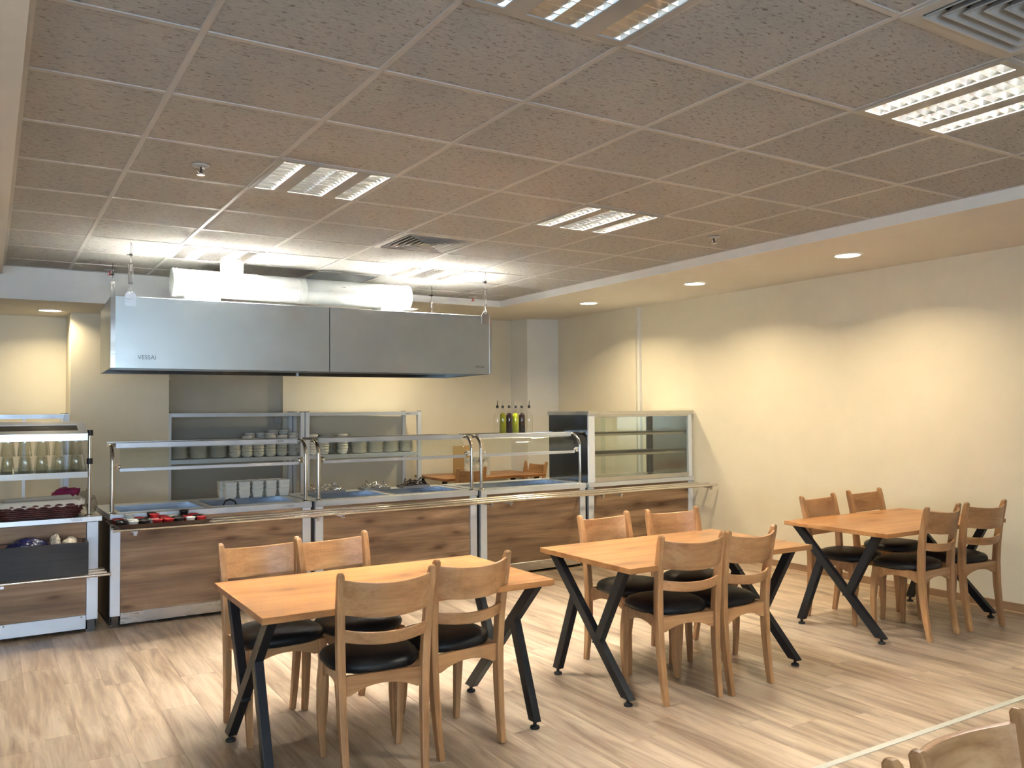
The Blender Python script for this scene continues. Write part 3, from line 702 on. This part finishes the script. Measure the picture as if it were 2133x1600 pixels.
# square white bowls on the back ledge of counter one
def sq_bowl_mesh():
    b = MB(); rings = [(.036, 0), (.038, .004), (.050, .066), (.052, .070), (.048, .070), (.035, .006)]
    vs = []; fs = []
    nn = 16
    for h, z in rings:
        for (x, y) in rrect(h, h, h * .25, 4): vs.append((x, y, z))
    for i in range(len(rings) - 1):
        for k in range(nn): fs.append((i * nn + k, i * nn + (k + 1) % nn, (i + 1) * nn + (k + 1) % nn, (i + 1) * nn + k))
    fs += [tuple(range(nn))[::-1], tuple(range(5 * nn, 6 * nn))]
    return b.add(vs, fs).mesh('square_bowl', M_white_c)
sqm = sq_bowl_mesh()
names5 = ['first', 'second', 'third', 'fourth', 'fifth']
for k in range(5):
    for row in range(2):
        for lv in range(3):
            o = link('square_bowl', sqm, None, cw(1.00 + .112 * k + (.0 if row == 0 else -.02), .655 + .105 * row, .8035 + lv * .034 + (.0 if row == 0 else 0)), CA + random.uniform(-.03, .03))
            tag(o, '%s square white bowl of the %s %s-row stack from left behind the leftmost counter wells' % (('bottom', 'middle', 'top')[lv], names5[k], ('front', 'back')[row]), 'bowl', 'square white bowls on the leftmost counter')
# ladle handle, cutlery heaps
hd = MB().tube([(0, 0, 0), (.0, .01, .05), (.02, .015, .085), (.06, .015, .095), (.10, .012, .075), (.115, .005, .03), (.118, 0, -.02)], .007, 8)
o = hd.build('ladle_handle', M_black, None, cw(.86, .30, .735), CA + .2); tag(o, 'black curved handle arching out of the right well of the leftmost counter', 'handle')
for (u, w, hh, mt, lab) in ((1.86, .26, .055, M_chrome, 'heap of shiny cutlery at the left back of the second counter'), (2.32, .22, .045, M_chrome, 'heap of shiny cutlery at the middle back of the second counter'), (2.72, .24, .06, M_tray, 'heap of dark handled cutlery at the right back of the second counter')):
    b = MB()
    for k in range(34):
        x = random.uniform(-w / 2, w / 2); y = random.uniform(-.05, .05); z = .012 + random.random() * hh * (1 - abs(x) / w)
        a = random.uniform(-.8, .8) + PI / 2 * random.randint(0, 1); l = random.uniform(.05, .09); dz = random.uniform(-.01, .03)
        d = Vector((math.cos(a) * l / 2, math.sin(a) * l / 2, dz))
        c = Vector((x, y, z)); e0, e1 = c - d, c + d
        e0.z = max(.006, e0.z); e1.z = max(.006, e1.z)
        b.tube([e0, c, e1], [.004, .003, .009], 6)
    o = b.build('cutlery_heap', mt, None, cw(u, .695, .8025), CA); tag(o, lab, 'cutlery', 'cutlery heaps', 'stuff')
    bx = MB().box(-w / 2 - .02, w / 2 + .02, -.075, -.07, 0, .02).box(-w / 2 - .02, w / 2 + .02, .07, .075, 0, .02).box(-w / 2 - .02, -w / 2 - .015, -.07, .07, 0, .02).box(w / 2 + .015, w / 2 + .02, -.07, .07, 0, .02)
    o = bx.build('cutlery_bin', M_steel, None, cw(u, .695, .8025), CA); tag(o, lab.replace('heap of', 'low steel bin holding'), 'bin', 'cutlery bins')

# ================================================================== plate racks behind the counters
def rack(x0, x1, y0, y1, label, mids=(), shelf=True, ztop=1.520, logo=False):
    t = thing('storage_rack', label, 'rack', (x0, y0, 0), 0, 'stainless storage racks')
    L, D = x1 - x0, y1 - y0
    P = .045
    for (x, y) in ((0, 0), (L - P, 0), (0, D - P), (L - P, D - P)):
        MB().box(x, x + P, y, y + P, .02, ztop, .002).build('post', M_steelv, t)
        MB().box(x + .006, x + P - .006, y + .006, y + P - .006, 0, .02).build('foot', M_rubber, t)
        MB().box(x + .002, x + P - .002, y + .002, y + P - .002, ztop, ztop + .006).build('cap', M_black, t)
    for z0, z1 in ((ztop - .042, ztop - .004), (1.005, 1.046), (.40, .44)):
        if not shelf and z1 < 1.2: continue
        b = MB().box(P, L - P, .003, .02, z0, z1).box(P, L - P, D - .02, D - .003, z0, z1).box(.003, .02, P, D - P, z0, z1).box(L - .02, L - .003, P, D - P, z0, z1)
        if shelf: b.box(.02, L - .02, .02, D - .001, z1 - .006, z1)
        b.build('shelf', M_film, t)
    for x in mids: MB().box(x, x + .025, D - .04, D - .015, .05, ztop - .04).build('back_upright', M_steelv, t)
    if logo: text('logo', 'VESSAI', .02, M_etch, t, (L - .17, .0022, ztop - .024), (PI / 2, 0, 0))
    return t
rack(1.518, 2.925, 9.02, 9.497, 'left stainless plate rack behind the counters, plates and stacked bowls on its shelf')
rack(2.935, 4.325, 9.02, 9.497, 'right stainless plate rack behind the counters, stacks of plates on its shelf', logo=True)
rack(-1.0, .625, 8.62, 9.07, 'stainless rack frame behind the glass cart at far left', mids=(1.27,), shelf=False)
pm = MB().lathe([(0, 0), (.046, 0), (.062, .004), (.095, .016), (.096, .018), (.062, .008), (0, .005)], 24).mesh('plate', M_white_c)
bm_ = MB().lathe([(0, 0), (.032, 0), (.052, .012), (.060, .040), (.062, .052), (.059, .052), (.050, .015), (0, .006)], 22).mesh('bowl', M_white_c)
SZ = 1.0465
def stack(mesh, nm, x, y, n, dz, lab, cat, z=SZ):
    for k in range(n):
        o = link(nm, mesh, None, (x + random.uniform(-.003, .003), y + random.uniform(-.003, .003), z + k * dz), random.random() * 6)
        tag(o, lab, cat, lab)
def stk(mesh, nm, x, y, n, dz, which, where, cat): stack(mesh, nm, x, y, n, dz, 'white %s in the %s %s' % (nm, which, where), cat)
for k, (x, nn) in enumerate(((1.662, 20), (1.858, 21), (2.054, 21))): stk(pm, 'plate', x, 9.20, nn, .0088, ('first', 'second', 'third')[k], 'plate stack from the left on the left rack', 'plate')
ords = ['first', 'second', 'third', 'fourth', 'fifth', 'sixth']
for k, (nn, nb) in enumerate(((6, 5), (7, 8), (6, 8), (8, 9), (7, 9), (8, 0))):
    stk(bm_, 'bowl', 2.214 + .1245 * k, 9.137, nn, .029, ords[k], 'front bowl stack from the left on the left rack', 'bowl')
    if nb: stk(bm_, 'bowl', 2.276 + .1245 * k, 9.27, nb, .029, ords[k], 'rear bowl stack from the left on the left rack', 'bowl')
stk(bm_, 'bowl', 3.045, 9.12, 7, .029, 'left front', 'bowl stack on the right rack', 'bowl'); stk(bm_, 'bowl', 3.165, 9.10, 5, .029, 'second front', 'bowl stack on the right rack', 'bowl')
stk(bm_, 'bowl', 3.40, 9.137, 7, .029, 'third front', 'bowl stack on the right rack', 'bowl')
for k, (x, nn, yy) in enumerate(((3.275, 24, 9.32), (3.475, 22, 9.32), (3.60, 18, 9.16), (3.80, 15, 9.17), (4.00, 14, 9.18), (4.198, 15, 9.2))):
    stk(pm, 'plate', x, yy, nn, .0088, ords[k], 'plate stack from the left on the right rack', 'plate')

# ================================================================== small wall fittings
t = thing('wall_socket', 'small grey wall socket above the bowls at the grey recess edge', 'socket', (2.80, 9.60, 1.44))
MB().box(-.045, .045, -.012, 0, -.045, .045, .004).build('face_plate', M_socket, t); MB().lathe([(.022, -.0125), (.02, -.006), (0, -.006)], 14).build('socket_well', M_cream, t).rotation_euler = (PI / 2, 0, 0)
t = thing('security_camera', 'small white security camera at the left edge of the grey recess under the hood', 'camera', (1.595, 9.60, 1.862))
MB().box(-.03, .045, -.05, 0, .012, .03, .004).build('bracket', M_white, t)
MB().lathe([(0, -.055), (.016, -.05), (.030, -.03), (.034, -.01), (.034, .012)], 16, (0.005, -.06, 0)).build('dome', M_chrome, t)
MB().cyl((.0, -.02, .03), (0, -.02, .3), .004, seg=6).build('cable', M_black, t)

# ================================================================== tables and chairs
def table_proto():
    t = thing('dining_table', '', 'table')
    TZ = .718
    MB().box(-.69, .69, -.41, .41, TZ - .028, TZ, .0015).build('tabletop', M_top, t)
    for xs, xn in ((-.635, 'l'), (.635, 'r')):
        def bar(p0, p1, w=.052, e=0):
            (ya, za), (yb, zb) = p0, p1
            k = math.hypot(yb - ya, zb - za) / abs(zb - za); hw = w / 2 * k
            return MB().prism([(ya - hw, za), (ya + hw, za), (yb + hw, zb), (yb - hw, zb)], xs - .02 + e, xs + .02 - e, 'x')
        fr = bar((.335, TZ - .028), (-.315, .036)).build('leg', M_blackmetal, t, bevel=.0025)
        bar((-.300, TZ - .028), (-.065, .262), e=.0006).build('leg_branch', M_blackmetal, fr, bevel=.0025)
        bar((.130, .500), (.315, .036), e=.0006).build('leg_branch', M_blackmetal, fr, bevel=.0025)
        for y in (-.315, .315):
            MB().cyl((xs, y, .012), (xs, y, .040), .009, seg=10).lathe([(0, 0), (.021, 0), (.024, .004), (.022, .012), (.010, .016), (0, .016)], 16, (xs, y, 0)).build('levelling_foot', M_rubber, fr)
    return t
tabs = [(1.605, 3.752, PI, 'rectangular oak-look table on black crossed legs, nearest and leftmost'), (3.445, 3.748, 0, 'rectangular oak-look table on black crossed legs, middle of the three'),
        (5.545, 3.752, 0, 'rectangular oak-look table on black crossed legs, beside the right wall'), (5.13, 9.05, 0, 'rectangular wooden table behind the counters with a carton on it')]
tp = table_proto()
for k, (x, y, rz, lab) in enumerate(tabs):
    if k == 0: tp.location = (x, y, 0); tp.rotation_euler = (0, 0, rz); tp['label'] = lab; tp['group'] = 'tables on black crossed legs'; o = tp
    else: o = dup(tp, (x, y, 0), rz, lab, 'tables on black crossed legs')
    if k == 3: o.scale = (1, 1, 1.035)

def chair_proto():
    t = thing('dining_chair', '', 'chair')
    def post(path):                                     # path: (x, y, z, half width x, half depth y)
        R = []
        for (x, y, z, a, d) in path: R.append([(x - a, y - d, z), (x + a, y - d, z), (x + a, y + d, z), (x - a, y + d, z)])
        return MB().sweep(R)
    for s in (-1, 1):
        post([(s * .166, -.215, 0, .014, .016), (s * .170, -.196, .12, .015, .019), (s * .175, -.178, .28, .0165, .022), (s * .179, -.172, .44, .0175, .023), (s * .184, -.180, .58, .0175, .022),
              (s * .189, -.199, .72, .017, .020), (s * .193, -.222, .83, .016, .018), (s * .1945, -.231, .866, .014, .015), (s * .195, -.233, .876, .009, .009)]).build('rear_leg', M_beech, t, bevel=.006)
        post([(s * .172, .168, 0, .013, .013), (s * .178, .172, .10, .015, .015), (s * .182, .170, .22, .018, .018), (s * .180, .160, .34, .020, .020), (s * .172, .150, .440, .020, .020)]).build('front_leg', M_beech, t, bevel=.006)
    def arched(x0, x1, h, arch): 
        p = [(x0, .445), (x0, .445 - h - arch)]
        for k in range(9): q = k / 8; p.append((x0 + .02 + (x1 - x0 - .04) * q, .445 - h - arch * abs(2 * q - 1) ** 2.2))
        p += [(x1, .445 - h - arch), (x1, .445)]
        return p
    MB().prism(arched(-.162, .162, .045, .035), -.182, -.164, 'y').build('apron', M_beechh, t)
    MB().prism(arched(-.155, .155, .045, .030), .142, .160, 'y').build('apron', M_beechh, t)
    for s in (-1, 1): MB().prism(arched(-.155, .135, .045, .03), s * .172 - .009, s * .172 + .009, 'x').build('apron', M_beechh, t)
    # seat cushion: rounded, slightly domed
    prof = [(.0, .436), (.80, .436), (.94, .440), (.985, .450), (1.0, .462), (.985, .474), (.93, .486), (.82, .495), (.60, .502), (.3, .505), (0, .506)]
    seg = 32; vs = []; fs = []
    for (r, z) in prof:
        for k in range(seg):
            q = 2 * PI * k / seg; c, s_ = math.cos(q), math.sin(q); ex = 2 / 2.6
            x = abs(c) ** ex * (1 if c >= 0 else -1); y = abs(s_) ** ex * (1 if s_ >= 0 else -1)
            wd = .208 + .014 * y
            vs.append((x * r * wd, y * r * .200 + .022, z))
    for i in range(len(prof) - 1):
        for k in range(seg): fs.append((i * seg + k, i * seg + (k + 1) % seg, (i + 1) * seg + (k + 1) % seg, (i + 1) * seg + k))
    MB().add(vs, fs, True).build('seat_cushion', M_leather, t)
    def curved(z0, z1, sag, th, y_of):
        R = []; N = 16
        xe = .190
        for k in range(N + 1):
            x = -xe + 2 * xe * k / N; q = 1 - (x / xe) ** 2
            ring = []
            for (z, off) in ((z0, -th / 2), (z1, -th / 2), (z1, th / 2), (z0, th / 2)):
                ring.append((x, y_of(z) - sag * q + off, z - .015 * q))
            R.append(ring)
        return MB().sweep(R)
    yo = lambda z: -.178 - (z - .56) * .185
    curved(.704, .848, .064, .017, yo).build('back_panel', M_beechh, t, bevel=.004)
    curved(.590, .642, .060, .015, yo).build('back_rail', M_beechh, t, bevel=.004)
    return t
cp = chair_proto()
def chair_at(tx, ty, ang, face):                         # tx,ty: middle of the top of the backrest
    rz = math.radians(ang) + (0 if face > 0 else PI)
    o = Vector((0, -.232, 0)); o.rotate(Matrix.Rotation(rz, 3, 'Z').to_euler())
    return (tx - o.x, ty - o.y, 0), rz
CH = [(1.400, 3.245, -6, 1, 'left chair on near side of the nearest table, back to the viewer'), (1.858, 3.345, 6, 1, 'right chair on near side of the nearest table, back to the viewer'),
      (1.176, 4.345, 3, -1, 'left chair on far side of the nearest table, facing the viewer'), (1.552, 4.330, 9, -1, 'right chair on far side of the nearest table, facing the viewer'),
      (3.135, 3.285, -8, 1, 'left chair on near side of the middle table, back to the viewer'), (3.540, 3.255, 5, 1, 'right chair on near side of the middle table, back to the viewer'),
      (3.285, 4.235, 4, -1, 'left chair on far side of the middle table, facing the viewer'), (3.826, 4.205, -6, -1, 'right chair on far side of the middle table, facing the viewer'),
      (5.375, 3.285, 3, 1, 'left chair on near side of the table by the wall, back to the viewer'), (5.845, 3.265, -6, 1, 'right chair on near side of the table by the wall, back to the viewer'),
      (5.300, 4.225, 4, -1, 'left chair on far side of the table by the wall, facing the viewer'), (5.955, 4.300, 0, -1, 'right chair on far side of the table by the wall, facing the viewer'),
      (1.690, .985, 3, -1, 'wooden chair back in the bottom right corner of the photo, nearest the viewer'), (1.225, .985, -2, -1, 'chair of which only a stile corner shows at the bottom right edge'),
      (4.72, 8.52, 8, 1, 'chair with its back to the counters at the table behind them'), (5.93, 9.02, 98, 1, 'chair at the right end of the table behind the counters')]
for k, (x, y, a, f, lab) in enumerate(CH):
    loc, rz = chair_at(x, y, a, f)
    lab = 'beech ' + lab if not lab.startswith('wooden') else lab
    if k == 0: cp.location = loc; cp.rotation_euler = (0, 0, rz); cp['label'] = lab; cp['group'] = 'beech dining chairs'
    else: dup(cp, loc, rz, lab, 'beech dining chairs')

# carton on the table behind
bx = thing('carton', 'open printed cardboard carton standing on the table behind the counters', 'box', (4.98, 9.0, .7445), .05)
w, d, h = .36, .26, .22
cb = MB().box(-w / 2, w / 2, -d / 2, d / 2, 0, .006).box(-w / 2, -w / 2 + .005, -d / 2, d / 2, .006, h).box(w / 2 - .005, w / 2, -d / 2, d / 2, .006, h).box(-w / 2, w / 2, d / 2 - .005, d / 2, .006, h)
cb.build('carton_body', M_card, bx)
MB().box(-w / 2 - .001, w / 2 + .001, -d / 2 - .003, -d / 2 + .003, 0, h).build('printed_front', M_cardp, bx)
MB().add([(-w / 2, d / 2, h), (w / 2 - .08, d / 2, h), (w / 2 - .12, d / 2 + .02, h + .13), (-w / 2 + .01, d / 2 + .02, h + .13)] + [(-w / 2, d / 2 + .004, h), (w / 2 - .08, d / 2 + .004, h), (w / 2 - .12, d / 2 + .024, h + .13), (-w / 2 + .01, d / 2 + .024, h + .13)], [(0, 1, 2, 3), (7, 6, 5, 4), (0, 4, 5, 1), (1, 5, 6, 2), (2, 6, 7, 3), (3, 7, 4, 0)]).build('flap', M_card, bx)
MB().add([(-.08, -d / 2, h), (w / 2, -d / 2, h), (w / 2 - .01, -d / 2 + .08, h + .06), (-.04, -d / 2 + .08, h + .06)] + [(-.08, -d / 2, h + .004), (w / 2, -d / 2, h + .004), (w / 2 - .01, -d / 2 + .08, h + .064), (-.04, -d / 2 + .08, h + .064)], [(0, 1, 2, 3), (7, 6, 5, 4), (0, 4, 5, 1), (1, 5, 6, 2), (2, 6, 7, 3), (3, 7, 4, 0)]).build('flap', M_socket, bx)
MB().lathe([(.035, 0), (.034, .001), (0, .001)], 18).build('round_print', M_teal, bx).matrix_local = Matrix.Translation((-.075, -d / 2 - .003, .19)) @ Matrix.Rotation(PI / 2, 4, 'X')
MB().box(-w / 2 + .005, -w / 2 + .085, -d / 2 - .005, -d / 2 - .003, .005, .05).build('corner_print', M_teal, bx)
text('lettering', 'ARIR', .052, M_ink, bx, (.06, -d / 2 - .0035, .175), (PI / 2, 0, 0))

# ================================================================== glass cart at the left
gc = thing('glass_cart', 'stainless wood fronted cart with a two tier glass stand at far left', 'serving cart', (-.42, 6.585, 0), .02)
GL = 1.11
MB().box(0, GL, 0, .70, .766, .802, .002).build('worktop', M_steel, gc)
for x0 in (.02, GL - .095):
    MB().box(x0, x0 + .072, .012, .05, .085, .764, .002).build('leg_cover', M_steelv, gc)
    MB().box(x0 + .008, x0 + .056, .03, .075, .02, .085).box(x0, x0 + .056, .03, .08, 0, .02).build('foot', M_dsteel, gc)
MB().box(.095, GL - .098, .022, .04, .118, .764).build('wood_panel', M_panel, gc)
MB().box(.06, GL - .098, .010, .030, .026, .120, .002).build('kick_plate', M_steelv, gc)
for x in (.52, GL - .125): MB().lathe([(.006, 0), (.005, .002), (0, .003)], 10).build('screw', M_chrome, gc).matrix_local = Matrix.Translation((x, .010, .110)) @ Matrix.Rotation(PI / 2, 4, 'X')
MB().box(.02, .026, .05, .69, .03, .764).box(GL - .03, GL - .024, .05, .69, .03, .764).box(.026, GL - .03, .685, .69, .03, .764).build('carcass', M_dsteel, gc)
for v, e in ((-.06, .0), (-.17, .0), (-.275, .015)): MB().cyl((-.02, v, .437), (GL + .008 + e, v, .437), .0115, seg=12).build('rail', M_tube, gc)
for x in (.5, GL - .118): MB().box(x - .01, x + .01, -.285, .012, .41, .4255).build('bracket', M_steel, gc)
text('logo', 'VESSAI', .024, M_etch, gc, (GL - .16, -.0008, .784), (PI / 2, 0, 0))
for x in (.36, 1.035):
    MB().cyl((x, .07, .803), (x, .07, 1.395), .0135, seg=12).build('post', M_tube, gc)
    MB().lathe([(0, .012), (.02, .011), (.03, .003), (.03, 0)], 14, (x, .07, .802)).build('flange', M_chrome, gc)
    MB().cyl((x, .07, 1.365), (x, .07, 1.405), .021, seg=12).cyl((x, .07, 1.165), (x, .07, 1.205), .020, seg=12).build('black_collar', M_black, gc)
sx0, sx1 = .385, 1.012
MB().box(sx0, sx1, -.03, -.026, 1.078, 1.118).box(sx0, sx1, -.026, .32, 1.086, 1.090).box(sx0, sx1, .316, .32, 1.090, 1.118).build('glass_tray', M_traysteel, gc)
for x0 in (sx0, sx1 - .004): MB().prism([(-.026, 1.09), (.32, 1.09), (.32, 1.235), (.25, 1.235)], x0, x0 + .004, 'x').build('tray_side', M_steel, gc)
MB().box(sx0, sx1, -.0265, -.0245, 1.118, 1.160).build('tray_glass', M_pane, gc)
# canopy: sloping frame with a dark window
cz = lambda y: 1.383 + (y + .035) * .33
fa = [(sx0, sx1, -.035, .03), (sx0, sx1, .145, .215), (sx0, sx0 + .055, .03, .145), (sx1 - .055, sx1, .03, .145)]
cn_ = MB()
for (xa, xb, ya, yb) in fa:
    cn_.add([(xa, ya, cz(ya)), (xb, ya, cz(ya)), (xb, yb, cz(yb)), (xa, yb, cz(yb)), (xa, ya, cz(ya) - .006), (xb, ya, cz(ya) - .006), (xb, yb, cz(yb) - .006), (xa, yb, cz(yb) - .006)], [(0, 1, 2, 3), (7, 6, 5, 4), (0, 4, 5, 1), (1, 5, 6, 2), (2, 6, 7, 3), (3, 7, 4, 0)])
cn_.build('canopy', M_galv, gc)
MB().box(sx0, sx1, -.040, -.034, 1.334, 1.385, .0015).build('canopy_lip', M_steel, gc)
MB().add([(sx0 + .05, .025, cz(.025) - .003), (sx1 - .05, .025, cz(.025) - .003), (sx1 - .05, .15, cz(.15) - .003), (sx0 + .05, .15, cz(.15) - .003)] + [(sx0 + .05, .025, cz(.025) - .009), (sx1 - .05, .025, cz(.025) - .009), (sx1 - .05, .15, cz(.15) - .009), (sx0 + .05, .15, cz(.15) - .009)], [(0, 1, 2, 3), (7, 6, 5, 4), (0, 4, 5, 1), (1, 5, 6, 2), (2, 6, 7, 3), (3, 7, 4, 0)]).build('canopy_window', M_dsteel, gc)
def gcw(x, y, z): c, s = math.cos(.02), math.sin(.02); return (-.42 + c * x - s * y, 6.585 + s * x + c * y, z)
gm = MB().lathe([(0, .143), (.028, .143), (.031, .137), (.044, 0), (.042, 0), (.029, .131), (0, .134)], 20).mesh('tumbler', M_glass)
for tier in range(2):
    for row in range(3 if tier == 0 else 2):
        for k in range(6):
            o = link('tumbler', gm, None, gcw(.432 + k * .103 + random.uniform(-.004, .004), .035 + row * .095, 1.0905 + tier * .1435), random.random())
            lab = 'upturned clear tumbler, %s from left, %s tier, %s row of the cart tray' % (ords[k], ('lower', 'upper')[tier], ('front', 'middle', 'rear')[row])
            tag(o, lab, 'glass', 'upturned tumblers on the glass cart')
# basket with cloth on the cart top
bk = thing('bread_basket', 'dark red wicker basket lined with white cloth on the cart top', 'basket', gcw(.735, .20, .8025), .02)
def rim(w, d, z): return [(x, y, z) for x, y in rrect(w, d, .06, 5)]
for k in range(7):
    z = .008 + k * .0135; w, d = .235 + k * .006, .125 + k * .004
    P = rrect(w, d, .06, 9); 
    path = [(x * (1 + .010 * (1 if (i + k) % 2 else -1)), y * (1 + .016 * (1 if (i + k) % 2 else -1)), z) for i, (x, y) in enumerate(P)]
    # longer runs woven in and out of the stakes
    full = []
    for i in range(len(path)):
        a, b2 = Vector(path[i]), Vector(path[(i + 1) % len(path)])
        m = max(1, int((b2 - a).length / .035))
        for q in range(m):
            p = a.lerp(b2, q / m); s_ = .0055 * (1 if (q + k) % 2 else -1); nrm = Vector((p.x / w ** 2, p.y / d ** 2, 0)).normalized(); full.append(p + nrm * s_)
    MB().tube(full, .0072, 6, closed=True).build('wicker_strand', M_wicker, bk)
MB().prism(rrect(.225, .118, .06, 5), 0, .006).build('basket_base', M_wicker, bk)
cl = MB(); prof = [(.268, .148, .070), (.276, .156, .090), (.278, .158, .112), (.266, .146, .124), (.250, .132, .112), (.235, .118, .060), (.215, .100, .030)]
vs = []; fs = []; nn = 36
for (w, d, z) in prof:
    for i, (x, y) in enumerate(rrect(w, d, .06, 9)): vs.append((x, y, z + .006 * math.sin(i * 1.7) + .004 * math.sin(i * 4.1)))
for i in range(len(prof) - 1):
    for k in range(nn): fs.append((i * nn + k, i * nn + (k + 1) % nn, (i + 1) * nn + (k + 1) % nn, (i + 1) * nn + k))
fs.append(tuple(range(6 * nn, 7 * nn)))
cl.add(vs, fs, True).build('liner_cloth', M_cloth, bk)
def blob(name, mat, loc, sx, sy, sz, seed, amp, label, cat, rz=0, sub=3, fn=None):
    bm = bmesh.new(); bmesh.ops.create_icosphere(bm, subdivisions=sub, radius=1)
    rnd = random.Random(seed); ph = [(rnd.uniform(2, 6), rnd.uniform(2, 6), rnd.uniform(2, 6), rnd.uniform(0, 6)) for _ in range(5)]
    for v in bm.verts:
        k = sum(math.sin(a * v.co.x + b * v.co.y + c * v.co.z + d) for a, b, c, d in ph) / 5
        k2 = sum(math.sin(2.7 * b * v.co.x + 2.3 * c * v.co.y + 2.9 * a * v.co.z + d) for a, b, c, d in ph) / 5
        v.co *= 1 + amp * k + amp * .45 * (abs(k2) * 2 - .6)
        v.co = Vector((v.co.x * sx, v.co.y * sy, max(-.97, v.co.z) * sz))
        if fn: v.co = fn(v.co)
    zmin = min(v.co.z for v in bm.verts)
    for v in bm.verts: v.co.z -= zmin
    for f in bm.faces: f.smooth = True
    me = bpy.data.meshes.new(name); bm.to_mesh(me); bm.free(); me.materials.append(mat)
    o = link(name, me, None, loc, rz); return tag(o, label, cat)
blob('cloth_bag', M_purple, gcw(.885, .44, .8025), .115, .07, .075, 3, .5, 'crumpled crimson cloth bag behind the bread basket on the cart', 'bag', 0, 3, lambda c: Vector((c.x, c.y, c.z + max(0, c.x) * .42)))
blob('plastic_bag', M_plastic, gcw(1.045, .50, .8025), .055, .075, .075, 5, .4, 'crumpled clear plastic bag on the cart beside the crimson cloth', 'bag')
blob('plastic_bag', M_plastic, gcw(1.068, .22, .8025), .035, .06, .065, 9, .4, 'crumpled clear plastic bag at the right end of the cart top', 'bag')
# dark caddy box on the lower rails
cb = thing('caddy_box', 'dark stained wooden caddy box standing on the lower rails of the cart', 'box', gcw(.40, -.175, .449), .02)
bw, bd, bh = .595, .20, .215
MB().box(0, bw, -bd / 2, -bd / 2 + .014, 0, bh, .002).box(0, bw, bd / 2 - .014, bd / 2, 0, bh, .002).box(0, .014, -bd / 2 + .014, bd / 2 - .014, 0, bh).box(bw - .014, bw, -bd / 2 + .014, bd / 2 - .014, 0, bh).build('box_wall', M_darkbox, cb)
MB().box(.014, bw - .014, -bd / 2 + .014, bd / 2 - .014, .14, .15).build('inner_shelf', M_brownbox, cb)
MB().box(.014, bw - .014, bd / 2 - .020, bd / 2 - .0141, .15, bh - .004).box(.0141, .02, -bd / 2 + .015, bd / 2 - .02, .15, bh - .004).box(bw - .02, bw - .0141, -bd / 2 + .015, bd / 2 - .02, .15, bh - .004).build('inner_lining', M_brownbox, cb)
zb = .449 + .1505
blob('foil_bag', M_bag, gcw(.645, -.175, zb), .118, .062, .050, 12, .34, 'shiny dark blue foil bag in the dark caddy box', 'bag', 0, 4)
blob('wrapped_packet', M_pack, gcw(.803, -.185, zb), .028, .05, .062, 15, .3, 'upright cream printed packet in the dark caddy box beside the blue bag', 'packet', .4, 3)
blob('wrapped_packet', M_pack, gcw(.893, -.175, zb), .045, .055, .048, 18, .35, 'crumpled white printed packet at the right end of the caddy box', 'packet', 0, 3)
